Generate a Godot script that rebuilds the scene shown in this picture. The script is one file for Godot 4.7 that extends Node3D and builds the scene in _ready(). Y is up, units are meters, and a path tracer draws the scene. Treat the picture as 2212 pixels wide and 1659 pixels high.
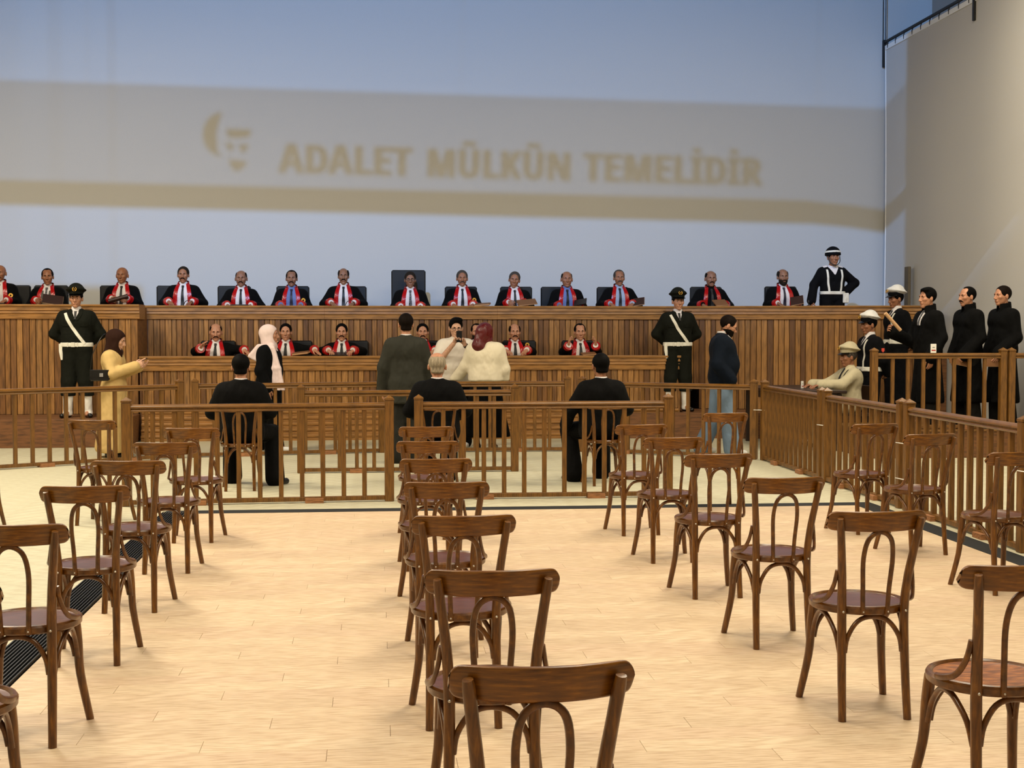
extends Node3D
# A museum courtroom: benches with robed figures before a pale backdrop, railings, and rows of bentwood chairs.
# x runs to the right, y up, the court lies towards -z; metres.

const CHAIR_X := [-1.105, 0.345, 2.035]
var mats := {}
var taken := {}
var cache := {}
var rng := RandomNumberGenerator.new()


func _ready() -> void:
	rng.seed = 7
	camera_and_light()
	make_materials()
	build_room()
	build_benches()
	build_railings()
	build_chairs()
	build_people()
	build_small_things()


func camera_and_light() -> void:
	var cam := Camera3D.new()
	cam.name = "camera"
	cam.fov = 30.912
	cam.near = 0.1
	cam.far = 200.0
	add_child(cam)
	cam.position = Vector3(0, 1.62, 0)
	cam.rotation = Vector3(deg_to_rad(-2.279), deg_to_rad(-5.593), 0)
	cam.current = true
	var env := Environment.new()
	env.background_mode = Environment.BG_COLOR
	env.background_color = Color(0, 0, 0)
	env.tonemap_mode = Environment.TONE_MAPPER_LINEAR
	env.tonemap_exposure = EXPOSURE
	env.sdfgi_enabled = true
	env.ssao_enabled = true
	env.ssil_enabled = true
	var we := WorldEnvironment.new()
	we.name = "world"
	we.environment = env
	add_child(we)
	# warm ceiling panels over the public area and the court
	for p in PANELS:
		ceiling_panel(Vector3(p[0], p[4], p[1]), p[2], WARM, p[3])
	# the cool wall-washing projector high over the public area
	projector(Vector3(-1.5, 10.0, -5.0), Vector3(1.6, 5.6, -23.2))


const ROOF := 11.4
const EXPOSURE := 1.0
const WARM := Color(1.0, 0.945, 0.84)
const COOL := Color(0.50, 0.72, 1.0)
const PANELS := [[-3.2, -3.2, 2.0, 22.0, 7.7], [2.6, -3.2, 2.0, 24.0, 7.7], [-3.2, -7.4, 2.0, 21.0, 7.7], [2.6, -7.4, 2.0, 26.0, 7.7], [-3.5, -11.4, 2.0, 24.0, 6.75], [4.4, -11.4, 2.0, 26.0, 6.75], [-5.8, -15.2, 2.0, 62.0, 7.2], [6.5, -15.2, 2.0, 36.0, 7.2]]
const COOL_ENERGY := 225.0


func ceiling_panel(at: Vector3, size: float, color: Color, energy: float) -> void:
	var t := thing("ceiling_light", "square warm light panel hung above %s" % where_above(at), "ceiling light", at, 0.0, "warm ceiling light panels")
	var g := Geo.new()
	g.bevel_box(Vector3(0, 0.05, 0), Vector3(size + 0.12, 0.10, size + 0.12), 0.01)
	part(t, "housing", g, mat("black_metal", Color(0.05, 0.05, 0.05), 0.6))
	for c in [[-1, -1], [1, -1], [1, 1], [-1, 1]]:
		var w := Geo.new()
		var k := Vector3(c[0], 0, c[1]) * size * 0.45
		w.tube([k + Vector3(0, 0.09, 0), k + Vector3(0, ROOF - at.y - 0.005, 0)], [0.003], 5)
		part(t, "cable", w, mat("black_metal", Color(0.05, 0.05, 0.05), 0.6))
	var e := StandardMaterial3D.new()
	e.resource_name = "lamp_glow"
	e.albedo_color = color
	e.emission_enabled = true
	e.emission = color
	e.emission_energy_multiplier = 1.5
	var d := Geo.new()
	d.box(Vector3(0, -0.01, 0), Vector3(size, 0.02, size))
	part(t, "lamp_diffuser", d, e)
	var l := AreaLight3D.new()
	l.name = "lamp"
	l.area_size = Vector2(size, size)
	l.light_color = color
	l.light_energy = energy
	l.shadow_enabled = true
	l.area_range = 60.0
	t.add_child(l)
	l.position = Vector3(0, -0.04, 0)
	l.rotation.x = -PI / 2


func where_above(at: Vector3) -> String:
	var side := "the left" if at.x < 0 else "the right"
	if at.z > -5.0:
		return side + " half of the nearest chairs"
	if at.z > -10.0:
		return side + " half of the farther chairs"
	if at.z > -13.0:
		return side + " end of the front railings"
	return side + " side of the railed court"


func projector(at: Vector3, aim: Vector3) -> void:
	var t := thing("wall_projector", "black lamp housing under the ceiling, throwing cool light onto the backdrop", "projector", at)
	var g := Geo.new()
	g.bevel_box(Vector3(0, 0.28, 0.25), Vector3(0.4, 0.34, 0.7), 0.02)
	part(t, "housing", g, mat("black_metal", Color(0.05, 0.05, 0.05), 0.6))
	var y := Geo.new()
	y.tube([Vector3(0, 0.45, 0.25), Vector3(0, ROOF - at.y, 0.25)], [0.02], 8)
	part(t, "hanging_pole", y, mat("black_metal", Color(0.05, 0.05, 0.05), 0.6))
	var b := Geo.new()
	b.tube([Vector3(0, 0.10, 0.25), Vector3(0, 0.02, 0.06)], [0.015], 8)
	part(t, "lamp_arm", b, mat("black_metal", Color(0.05, 0.05, 0.05), 0.6))
	b = Geo.new()
	b.bevel_box(Vector3(0.05, -0.90, -1.2), Vector3(2.6, 0.60, 0.012), 0.003)
	part(t, "barn_door", b, mat("black_metal", Color(0.05, 0.05, 0.05), 0.6))  # unseen plate added to keep the cool light off the court
	for s in [-1.0, 1.0]:
		b = Geo.new()
		b.tube([Vector3(0.18 * s, 0.12, 0.1), Vector3(1.2 * s, -0.62, -1.19)], [0.008], 6)
		part(t, "barn_door_arm", b, mat("black_metal", Color(0.05, 0.05, 0.05), 0.6))
	var e := StandardMaterial3D.new()
	e.resource_name = "projector_glow"
	e.albedo_color = COOL
	e.emission_enabled = true
	e.emission = COOL
	e.emission_energy_multiplier = 2.0
	var s := Geo.new()
	s.sphere(Vector3.ZERO, 0.06, 12)
	part(t, "bulb", s, e)
	var l := SpotLight3D.new()
	l.name = "projector_lamp"
	l.light_color = COOL
	l.light_energy = COOL_ENERGY
	l.light_size = 0.06
	l.spot_angle = 31.0
	l.spot_angle_attenuation = 0.25
	l.spot_range = 60.0
	l.shadow_enabled = true
	t.add_child(l)
	l.look_at_from_position(at, aim, Vector3.UP)
	l.position = Vector3.ZERO


# ------------------------------------------------------------------ naming
func numbered(called: String) -> String:
	taken[called] = taken.get(called, -1) + 1
	return called if taken[called] == 0 else "%s_%03d" % [called, taken[called]]


func thing(called: String, label: String, category: String, at := Vector3.ZERO, turn := 0.0, group := "") -> Node3D:
	var o := Node3D.new()
	o.name = numbered(called)
	add_child(o)
	o.position = at
	o.rotation.y = turn
	tag(o, label, category, group)
	return o


func tag(o: Node, label: String, category := "", group := "") -> void:
	if label:
		o.set_meta("label", label)
	if category:
		o.set_meta("category", category)
	if group:
		o.set_meta("group", group)


func part(parent: Node, called: String, g, m: Material, label := "") -> MeshInstance3D:
	var o := MeshInstance3D.new()
	o.name = called
	o.mesh = g.commit() if g is Geo else g
	o.material_override = m
	parent.add_child(o, true)
	if label:
		o.set_meta("label", label)
	return o


func structure(called: String, g, m: Material, label: String) -> MeshInstance3D:
	var o := part(self, called, g, m)
	o.set_meta("kind", "structure")
	o.set_meta("label", label)
	return o


func copy(o: Node3D, label: String, at: Vector3, turn := 0.0) -> Node3D:
	var base := String(o.name)
	if base.length() > 4 and base[-4] == "_":
		base = base.left(-4)
	var c: Node3D = o.duplicate()
	c.name = numbered(base)
	add_child(c)
	c.position = at
	c.rotation.y = turn
	c.set_meta("label", label)
	return c


# ------------------------------------------------------------------ materials
func mat(key: String, c := Color.WHITE, rough := 0.7, tex: Texture2D = null, scale := Vector3.ONE, world := false) -> StandardMaterial3D:
	if mats.has(key):
		return mats[key]
	var m := StandardMaterial3D.new()
	m.resource_name = key
	m.albedo_color = c
	m.roughness = rough
	if tex:
		m.albedo_texture = tex
		m.uv1_triplanar = true
		m.uv1_world_triplanar = world
		m.uv1_scale = scale
	mats[key] = m
	return m


func noise(freq: float, octaves: int, stops: Array, size := 512, sd := 1, kind := FastNoiseLite.TYPE_SIMPLEX_SMOOTH) -> NoiseTexture2D:
	var n := FastNoiseLite.new()
	n.noise_type = kind
	n.seed = sd
	n.frequency = freq
	n.fractal_octaves = octaves
	var t := NoiseTexture2D.new()
	t.width = size
	t.height = size
	t.seamless = true
	t.noise = n
	var g := Gradient.new()
	var o := PackedFloat32Array()
	var c := PackedColorArray()
	for s in stops:
		o.append(s[0])
		c.append(s[1])
	g.offsets = o
	g.colors = c
	t.color_ramp = g
	return t


func grey(v: float) -> Color:
	return Color(v, v, v)


func relief(m: StandardMaterial3D, t: Texture2D, depth: float) -> void:
	m.heightmap_enabled = true
	m.heightmap_texture = t
	m.heightmap_scale = depth


func make_materials() -> void:
	var grain := noise(0.012, 5, [[0.0, grey(0.60)], [0.35, grey(0.80)], [0.55, grey(0.92)], [1.0, grey(1.0)]], 512, 3)
	var soft := noise(0.010, 4, [[0.0, grey(0.72)], [0.5, grey(0.9)], [1.0, grey(1.0)]], 512, 5)
	var worn := noise(0.014, 5, [[0.0, Color(0.48, 0.42, 0.36)], [0.30, Color(0.66, 0.60, 0.54)], [0.50, Color(0.80, 0.75, 0.69)], [0.68, Color(0.86, 0.82, 0.76)], [0.74, Color(1, 0.99, 0.94)], [1.0, Color(1, 1, 0.98)]], 512, 11)
	var streak := noise(0.012, 5, [[0.0, Color(0.80, 0.75, 0.70)], [0.35, Color(0.91, 0.88, 0.85)], [0.6, Color(0.97, 0.96, 0.95)], [1.0, grey(1.0)]], 1024, 8)
	var fold := noise(0.008, 3, [[0.0, grey(0.0)], [1.0, grey(1.0)]], 256, 21)
	var weave := noise(0.09, 2, [[0.0, grey(0.0)], [1.0, grey(1.0)]], 256, 23)
	mats["grain"] = grain
	mats["fold"] = fold
	for k in 6:
		var tone: Color = [Color(0.60, 0.415, 0.205), Color(0.66, 0.465, 0.235), Color(0.53, 0.355, 0.175), Color(0.70, 0.50, 0.265), Color(0.455, 0.30, 0.15), Color(0.615, 0.44, 0.235)][k]
		var m := mat("bench_board_%d" % k, tone, 0.55, grain, Vector3(4.5, 0.42, 4.5), true)
		m.uv1_offset = Vector3(0.13 * k, 0.37 * k, 0.2 * k)
	mat("bench_moulding", Color(0.67, 0.475, 0.245), 0.5, grain, Vector3(0.42, 4.5, 4.5), true)
	mat("bench_core", Color(0.53, 0.355, 0.175), 0.7, soft, Vector3(2, 2, 2), true)
	mat("platform_wood", Color(0.48, 0.31, 0.165), 0.6, grain, Vector3(0.5, 3.5, 3.5), true)
	mat("rail_post", Color(0.50, 0.335, 0.120), 0.45, grain, Vector3(7, 0.7, 7), true)
	mat("rail_bar", Color(0.50, 0.335, 0.120), 0.28, grain, Vector3(0.7, 7, 0.7), true)
	mat("rail_foot", Color(0.68, 0.46, 0.28), 0.6, grain, Vector3(1.2, 6, 6), true)
	var cu := mat("chair_upright", Color(0.50, 0.325, 0.085), 0.33, worn, Vector3(9, 1.1, 9), true)
	var cl := mat("chair_level", Color(0.575, 0.38, 0.095), 0.33, worn, Vector3(1.3, 11, 1.3), true)
	mat("chair_bent", Color(0.47, 0.30, 0.082), 0.31, worn, Vector3(3, 3, 3), true)
	mat("seat_panel", Color(0.40, 0.225, 0.165), 0.30, soft, Vector3(2, 6, 6), true)
	mat("seat_panel_bare", Color(0.68, 0.42, 0.19), 0.30, worn, Vector3(1.5, 6, 6), true)
	mat("screw", Color(0.82, 0.80, 0.76), 0.35).metallic = 0.8
	for k in 4:
		var f := mat("floor_plank_%d" % k, [Color(0.86, 0.77, 0.645), Color(0.84, 0.75, 0.625), Color(0.87, 0.785, 0.66), Color(0.85, 0.755, 0.635)][k], 0.50, streak, Vector3(0.55, 5.0, 5.0), true)
		f.uv1_offset = Vector3(0.31 * k, 0, 0.17 * k)
	mat("floor_sheet", Color(0.80, 0.79, 0.685), 0.55, streak, Vector3(0.5, 4.0, 4.0), true)
	mat("floor_joint", Color(0.42, 0.36, 0.29), 0.8)
	mat("black_strip", Color(0.045, 0.048, 0.050), 0.85)
	mat("grille_slat", Color(0.10, 0.105, 0.11), 0.45).metallic = 0.3
	for k in ["chair_upright", "chair_level", "chair_bent", "seat_panel", "rail_bar"]:
		mats[k].clearcoat_enabled = true
		mats[k].clearcoat = 0.15
		mats[k].clearcoat_roughness = 0.22
	var b := mat("backdrop_cloth", Color(0.80, 0.80, 0.79), 0.95, weave, Vector3(3, 3, 3), true)
	b.albedo_texture = noise(0.05, 3, [[0.0, grey(0.965)], [1.0, grey(1.0)]], 512, 31)
	var ct := mat("curtain_cloth", Color(0.78, 0.77, 0.75), 0.95, b.albedo_texture, Vector3(3, 3, 3), true)
	mat("plaster", Color(0.60, 0.57, 0.53), 0.95)
	mat("ceiling_paint", Color(0.30, 0.30, 0.30), 0.95)
	mat("hem_white", Color(0.92, 0.92, 0.91), 0.9)
	mat("black_metal", Color(0.05, 0.05, 0.05), 0.6)
	mat("black_leather", Color(0.025, 0.026, 0.025), 0.6)
	mat("tie_plastic", Color(0.93, 0.92, 0.88), 0.4)
	# people
	for s in [["skin_fair", Color(0.80, 0.57, 0.44)], ["skin_tan", Color(0.66, 0.44, 0.31)], ["skin_dark", Color(0.60, 0.42, 0.315)], ["skin_pale", Color(0.88, 0.68, 0.56)]]:
		mat(s[0], s[1], 0.5, soft, Vector3(9, 9, 9))
	mat("lip", Color(0.58, 0.30, 0.25), 0.5)
	mat("eye_white", Color(0.55, 0.50, 0.46), 0.4)
	mat("eye_dark", Color(0.06, 0.04, 0.03), 0.2)
	for s in [["hair_black", Color(0.028, 0.022, 0.020)], ["hair_brown", Color(0.10, 0.062, 0.040)], ["hair_grey", Color(0.36, 0.33, 0.30)], ["hair_white", Color(0.74, 0.68, 0.58)], ["hair_mixed", Color(0.20, 0.165, 0.135)]]:
		mat(s[0], s[1], 0.55, noise(0.02, 4, [[0.0, grey(0.55)], [1.0, grey(1.0)]], 128, 41) if not mats.has("hair_black") else mats["hair_black"].albedo_texture, Vector3(30, 5, 12))
	for k in ["hair_black", "hair_brown", "hair_grey", "hair_white", "hair_mixed"]:
		mats[k].metallic_specular = 0.2
		mats[k].roughness = 0.7
	var cloths := {
		"robe_black": Color(0.020, 0.020, 0.023), "suit_black": Color(0.024, 0.023, 0.024), "suit_charcoal": Color(0.20, 0.20, 0.175), "trouser_charcoal": Color(0.15, 0.15, 0.135),
		"uniform_green": Color(0.085, 0.092, 0.070), "uniform_navy": Color(0.035, 0.038, 0.052), "coat_black": Color(0.018, 0.022, 0.028), "cloak_black": Color(0.020, 0.020, 0.022),
		"shirt_white": Color(0.86, 0.84, 0.84), "shirt_blue": Color(0.40, 0.47, 0.66), "shirt_pale_blue": Color(0.60, 0.66, 0.74), "shirt_black": Color(0.03, 0.03, 0.035),
		"tee_white": Color(0.86, 0.83, 0.78), "jumper_cream": Color(0.88, 0.84, 0.74), "skirt_black": Color(0.020, 0.019, 0.020), "coat_cream": Color(0.80, 0.68, 0.45),
		"scarf_brown": Color(0.17, 0.095, 0.065), "scarf_pink": Color(0.88, 0.80, 0.79), "cardigan_navy": Color(0.045, 0.075, 0.12), "jeans": Color(0.46, 0.54, 0.63),
		"officer_cream": Color(0.74, 0.70, 0.58), "vest_grey": Color(0.36, 0.36, 0.33), "spat_white": Color(0.90, 0.89, 0.86), "cap_white": Color(0.88, 0.88, 0.87), "belt_white": Color(0.88, 0.87, 0.82),
		"trouser_black": Color(0.020, 0.019, 0.019), "trouser_grey": Color(0.10, 0.095, 0.085),
	}
	for k in cloths:
		var m := mat(k, cloths[k], 0.88)
		m.uv1_triplanar = true
		m.uv1_scale = Vector3(2.6, 1.6, 2.6)
		relief(m, fold, 2.2)
		m.rim_enabled = true
		m.rim = 0.03
		m.metallic_specular = 0.25
		m.rim_tint = 0.6
	for s in [["satin_red", Color(0.66, 0.045, 0.055), 0.30], ["velvet_red", Color(0.36, 0.018, 0.028), 0.75], ["scarf_red", Color(0.34, 0.030, 0.040), 0.40], ["tie_dark", Color(0.065, 0.052, 0.048), 0.6], ["tie_navy", Color(0.045, 0.050, 0.085), 0.55], ["tie_purple", Color(0.10, 0.07, 0.15), 0.55], ["shoe_black", Color(0.018, 0.016, 0.015), 0.3], ["shoe_white", Color(0.88, 0.87, 0.85), 0.6], ["brass", Color(0.78, 0.60, 0.26), 0.35], ["folder_brown", Color(0.20, 0.105, 0.050), 0.5], ["folder_tan", Color(0.47, 0.31, 0.17), 0.7], ["folder_dark", Color(0.06, 0.025, 0.02), 0.4], ["paper_roll", Color(0.78, 0.62, 0.45), 0.8], ["paper_white", Color(0.90, 0.89, 0.86), 0.8], ["print_red", Color(0.66, 0.08, 0.08), 0.7], ["print_black", Color(0.05, 0.05, 0.05), 0.7], ["badge_pink", Color(0.85, 0.30, 0.24), 0.7], ["badge_yellow", Color(0.85, 0.72, 0.20), 0.7], ["peak_black", Color(0.012, 0.012, 0.013), 0.16], ["glass_frame", Color(0.06, 0.05, 0.05), 0.3], ["phone_black", Color(0.03, 0.03, 0.035), 0.2], ["table_dark", Color(0.15, 0.085, 0.052), 0.4], ["bag_black", Color(0.05, 0.045, 0.045), 0.3], ["steel", Color(0.75, 0.75, 0.76), 0.3]]:
		mat(s[0], s[1], s[2])
	var satin: StandardMaterial3D = mats["satin_red"]
	satin.uv1_triplanar = true
	satin.uv1_scale = Vector3(4, 3, 4)
	relief(satin, fold, 0.9)
	var red: StandardMaterial3D = mats["scarf_red"]
	red.uv1_triplanar = true
	red.uv1_scale = Vector3(3, 2, 3)
	relief(red, fold, 3.0)
	mats["brass"].metallic = 0.7
	mats["steel"].metallic = 0.8
	mat("tie_checked", Color(0.42, 0.42, 0.43), 0.6, noise(0.05, 1, [[0.0, grey(0.25)], [0.45, grey(0.3)], [0.55, grey(1.0)], [1.0, grey(1.0)]], 128, 77), Vector3(6, 6, 6))
	var pane := mat("sign_pane", Color(0.6, 0.6, 0.6, 0.30), 0.5)
	pane.transparency = BaseMaterial3D.TRANSPARENCY_ALPHA
	var lens := mat("spectacle_lens", Color(0.6, 0.7, 0.8, 0.25), 0.1)
	lens.transparency = BaseMaterial3D.TRANSPARENCY_ALPHA


# ------------------------------------------------------------------ geometry
class Geo:
	var v := PackedVector3Array()
	var n := PackedVector3Array()
	var i := PackedInt32Array()

	func quad(a: Vector3, b: Vector3, c: Vector3, d: Vector3) -> void:
		# a b c d clockwise seen from the front
		var nn := (c - a).cross(b - a).normalized()
		if nn == Vector3.ZERO:
			nn = (d - a).cross(c - a).normalized()
		var s := v.size()
		v.append_array(PackedVector3Array([a, b, c, d]))
		n.append_array(PackedVector3Array([nn, nn, nn, nn]))
		i.append_array(PackedInt32Array([s, s + 1, s + 2, s, s + 2, s + 3]))

	func tri(a: Vector3, b: Vector3, c: Vector3) -> void:
		var nn := (c - a).cross(b - a).normalized()
		var s := v.size()
		v.append_array(PackedVector3Array([a, b, c]))
		n.append_array(PackedVector3Array([nn, nn, nn]))
		i.append_array(PackedInt32Array([s, s + 1, s + 2]))

	func box(c: Vector3, size: Vector3) -> void:
		bevel_box(c, size, 0.0)

	func bevel_box(c: Vector3, size: Vector3, r: float) -> void:
		var h := size * 0.5
		var at := {}
		var axes := [Vector3.RIGHT, Vector3.UP, Vector3.BACK]
		for a in 3:
			for s in [-1.0, 1.0]:
				var u: Vector3 = axes[(a + 1) % 3]
				var w: Vector3 = axes[(a + 2) % 3]
				var f: Vector3 = axes[a] * s
				var base := v.size()
				for k in 4:
					var su := [-1.0, 1.0, 1.0, -1.0][k] as float
					var sw := [-1.0, -1.0, 1.0, 1.0][k] as float
					var corner: Vector3 = f * h + u * (su * (h[(a + 1) % 3] - r)) + w * (sw * (h[(a + 2) % 3] - r))
					v.append(c + corner)
					n.append(f)
					var key := Vector3i((f + u * su + w * sw).round())
					at[[a, key]] = base + k
				if s > 0:
					i.append_array(PackedInt32Array([base, base + 2, base + 1, base, base + 3, base + 2]))
				else:
					i.append_array(PackedInt32Array([base, base + 1, base + 2, base, base + 2, base + 3]))
		if r <= 0.0:
			return
		for a in 3:
			var b := (a + 1) % 3
			var e := (a + 2) % 3
			for sa in [-1, 1]:
				for sb in [-1, 1]:
					var k0 := Vector3i.ZERO
					k0[a] = sa
					k0[b] = sb
					var k1 := k0
					k0[e] = -1
					k1[e] = 1
					face4(at[[a, k0]], at[[a, k1]], at[[b, k1]], at[[b, k0]])
		for sx in [-1, 1]:
			for sy in [-1, 1]:
				for sz in [-1, 1]:
					var k := Vector3i(sx, sy, sz)
					face3(at[[0, k]], at[[1, k]], at[[2, k]])

	func face3(a: int, b: int, c: int) -> void:
		var want := n[a] + n[b] + n[c]
		if (v[c] - v[a]).cross(v[b] - v[a]).dot(want) >= 0.0:
			i.append_array(PackedInt32Array([a, b, c]))
		else:
			i.append_array(PackedInt32Array([a, c, b]))

	func face4(a: int, b: int, c: int, d: int) -> void:
		face3(a, b, c)
		face3(a, c, d)

	func tube(path: Array, radii: Array, seg := 8, flat := 1.0, side := Vector3.ZERO, caps := true) -> void:
		# a swept round bar; flat squeezes it across "side"
		var count := path.size()
		var base := v.size()
		var prev := Vector3.ZERO
		for k in count:
			var t: Vector3 = (path[mini(k + 1, count - 1)] - path[maxi(k - 1, 0)]).normalized()
			var u: Vector3
			if side != Vector3.ZERO:
				u = (side - t * side.dot(t)).normalized()
			elif k == 0:
				u = t.cross(Vector3.UP if absf(t.y) < 0.9 else Vector3.RIGHT).normalized()
			else:
				u = (prev - t * prev.dot(t)).normalized()
			prev = u
			var w := t.cross(u)
			var r: float = radii[mini(k, radii.size() - 1)]
			for j in seg:
				var a := TAU * j / seg
				var off := u * (cos(a) * r * flat) + w * (sin(a) * r)
				v.append(path[k] + off)
				n.append((u * (cos(a) / flat) + w * sin(a)).normalized())
		for k in count - 1:
			for j in seg:
				var a := base + k * seg + j
				var b := base + k * seg + (j + 1) % seg
				i.append_array(PackedInt32Array([a, b + seg, b, a, a + seg, b + seg]))
		if caps:
			for e in 2:
				var k := 0 if e == 0 else count - 1
				var out: Vector3 = (path[0] - path[1]) if e == 0 else (path[count - 1] - path[count - 2])
				out = out.normalized()
				var s := v.size()
				for j in seg:
					v.append(v[base + k * seg + j])
					n.append(out)
				for j in range(1, seg - 1):
					face3(s, s + j, s + j + 1)

	func lathe(profile: Array, seg := 20, at := Vector3.ZERO, stretch := Vector3.ONE) -> void:
		# profile of (radius, height) from bottom to top, each stretch with its own normals
		for k in profile.size() - 1:
			var p: Vector2 = profile[k]
			var q: Vector2 = profile[k + 1]
			var d := (q - p).normalized()
			var base := v.size()
			for j in seg + 1:
				var a := TAU * j / seg
				var dir := Vector3(cos(a), 0, sin(a))
				for e in 2:
					var pt := p if e == 0 else q
					v.append(at + (dir * pt.x + Vector3.UP * pt.y) * stretch)
					n.append(((dir * d.y - Vector3.UP * d.x) / stretch).normalized())
			for j in seg:
				var a := base + j * 2
				face3(a, a + 1, a + 3)
				face3(a, a + 3, a + 2)

	func sphere(c: Vector3, r: float, seg := 10) -> void:
		var base := v.size()
		var rows := maxi(4, seg / 2)
		for y in rows + 1:
			var e := PI * y / rows - PI / 2
			for x in seg + 1:
				var a := TAU * x / seg
				var d := Vector3(cos(a) * cos(e), sin(e), sin(a) * cos(e))
				v.append(c + d * r)
				n.append(d)
		for y in rows:
			for x in seg:
				var a := base + y * (seg + 1) + x
				face3(a, a + 1, a + seg + 2)
				face3(a, a + seg + 2, a + seg + 1)

	func extrude(poly: PackedVector2Array, from: Vector3, to: Vector3, across: Vector3, up: Vector3) -> void:
		# a profile drawn in (across, up), pulled from "from" to "to"
		var along := (to - from).normalized()
		var count := poly.size()
		var mid := Vector2.ZERO
		for p in poly:
			mid += p / count
		var area := 0.0
		for k in count:
			area += poly[k].cross(poly[(k + 1) % count])
		for k in count:
			var p := poly[k]
			var q := poly[(k + 1) % count]
			var d := (q - p).normalized()
			var o := Vector2(d.y, -d.x) * signf(area)
			var nn := (across * o.x + up * o.y).normalized()
			var s := v.size()
			for e in [from, to]:
				v.append(e + across * p.x + up * p.y)
				v.append(e + across * q.x + up * q.y)
			for z in 4:
				n.append(nn)
			face3(s, s + 1, s + 3)
			face3(s, s + 3, s + 2)
		var t := Geometry2D.triangulate_polygon(poly)
		for e in 2:
			var s := v.size()
			for p in poly:
				v.append((from if e == 0 else to) + across * p.x + up * p.y)
				n.append(-along if e == 0 else along)
			for k in range(0, t.size(), 3):
				face3(s + t[k], s + t[k + 1], s + t[k + 2])

	func add(o: Array, x := Transform3D.IDENTITY) -> void:
		# o = [vertices, normals, indices]
		var s := v.size()
		var flip := x.basis.determinant() < 0.0
		var nb := x.basis.inverse().transposed()
		for k in o[0].size():
			v.append(x * o[0][k])
			n.append((nb * o[1][k]).normalized())
		var src: PackedInt32Array = o[2]
		for k in range(0, src.size(), 3):
			i.append(s + src[k])
			if flip:
				i.append(s + src[k + 2])
				i.append(s + src[k + 1])
			else:
				i.append(s + src[k + 1])
				i.append(s + src[k + 2])

	func arrays() -> Array:
		return [v, n, i]

	func commit() -> ArrayMesh:
		var a := []
		a.resize(Mesh.ARRAY_MAX)
		a[Mesh.ARRAY_VERTEX] = v
		a[Mesh.ARRAY_NORMAL] = n
		a[Mesh.ARRAY_INDEX] = i
		var m := ArrayMesh.new()
		m.add_surface_from_arrays(Mesh.PRIMITIVE_TRIANGLES, a)
		return m


func curve(points: Array, steps := 6) -> Array:
	# a smooth path through the points
	var out := []
	var n := points.size()
	for k in n - 1:
		var a: Vector3 = points[maxi(k - 1, 0)]
		var b: Vector3 = points[k]
		var c: Vector3 = points[k + 1]
		var d: Vector3 = points[mini(k + 2, n - 1)]
		for s in steps:
			out.append(b.cubic_interpolate(c, a, d, float(s) / steps))
	out.append(points[n - 1])
	return out


# ------------------------------------------------------------------ rounded bodies: distance fields meshed as surface nets
func cap(a: Vector3, b: Vector3, ra: float, rb: float, k := 0.03, cut := false) -> Array:
	return [0, a, b, ra, rb, k, cut]


func ell(c: Vector3, r: Vector3, k := 0.02, cut := false) -> Array:
	return [1, c, r, 0.0, 0.0, k, cut]


func block(c: Vector3, h: Vector3, k := 0.004, cut := true) -> Array:
	return [2, c, h, 0.0, 0.0, k, cut]


func prim_distance(p: Array, q: Vector3) -> float:
	if p[0] == 0:
		var a: Vector3 = p[1]
		var ba: Vector3 = p[2] - a
		var t := clampf((q - a).dot(ba) / maxf(ba.length_squared(), 1e-9), 0.0, 1.0)
		return (q - a - ba * t).length() - lerpf(p[3], p[4], t)
	if p[0] == 1:
		var r: Vector3 = p[2]
		var e: Vector3 = (q - p[1]) / r
		var k0 := e.length()
		var k1 := (e / r).length()
		return k0 * (k0 - 1.0) / maxf(k1, 1e-6) if k0 > 1e-4 else -minf(r.x, minf(r.y, r.z))
	var w: Vector3 = (q - p[1]).abs() - p[2]
	return w.max(Vector3.ZERO).length() + minf(maxf(w.x, maxf(w.y, w.z)), 0.0)


func field_at(prims: Array, q: Vector3) -> float:
	var f := 1.0
	for p in prims:
		var d := prim_distance(p, q)
		var k: float = p[5]
		if p[6]:
			d = -d
			var h := maxf(k - absf(d - f), 0.0) / k
			f = maxf(f, d) + h * h * k * 0.25
		else:
			var h := maxf(k - absf(d - f), 0.0) / k
			f = minf(f, d) - h * h * k * 0.25
	return f


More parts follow.
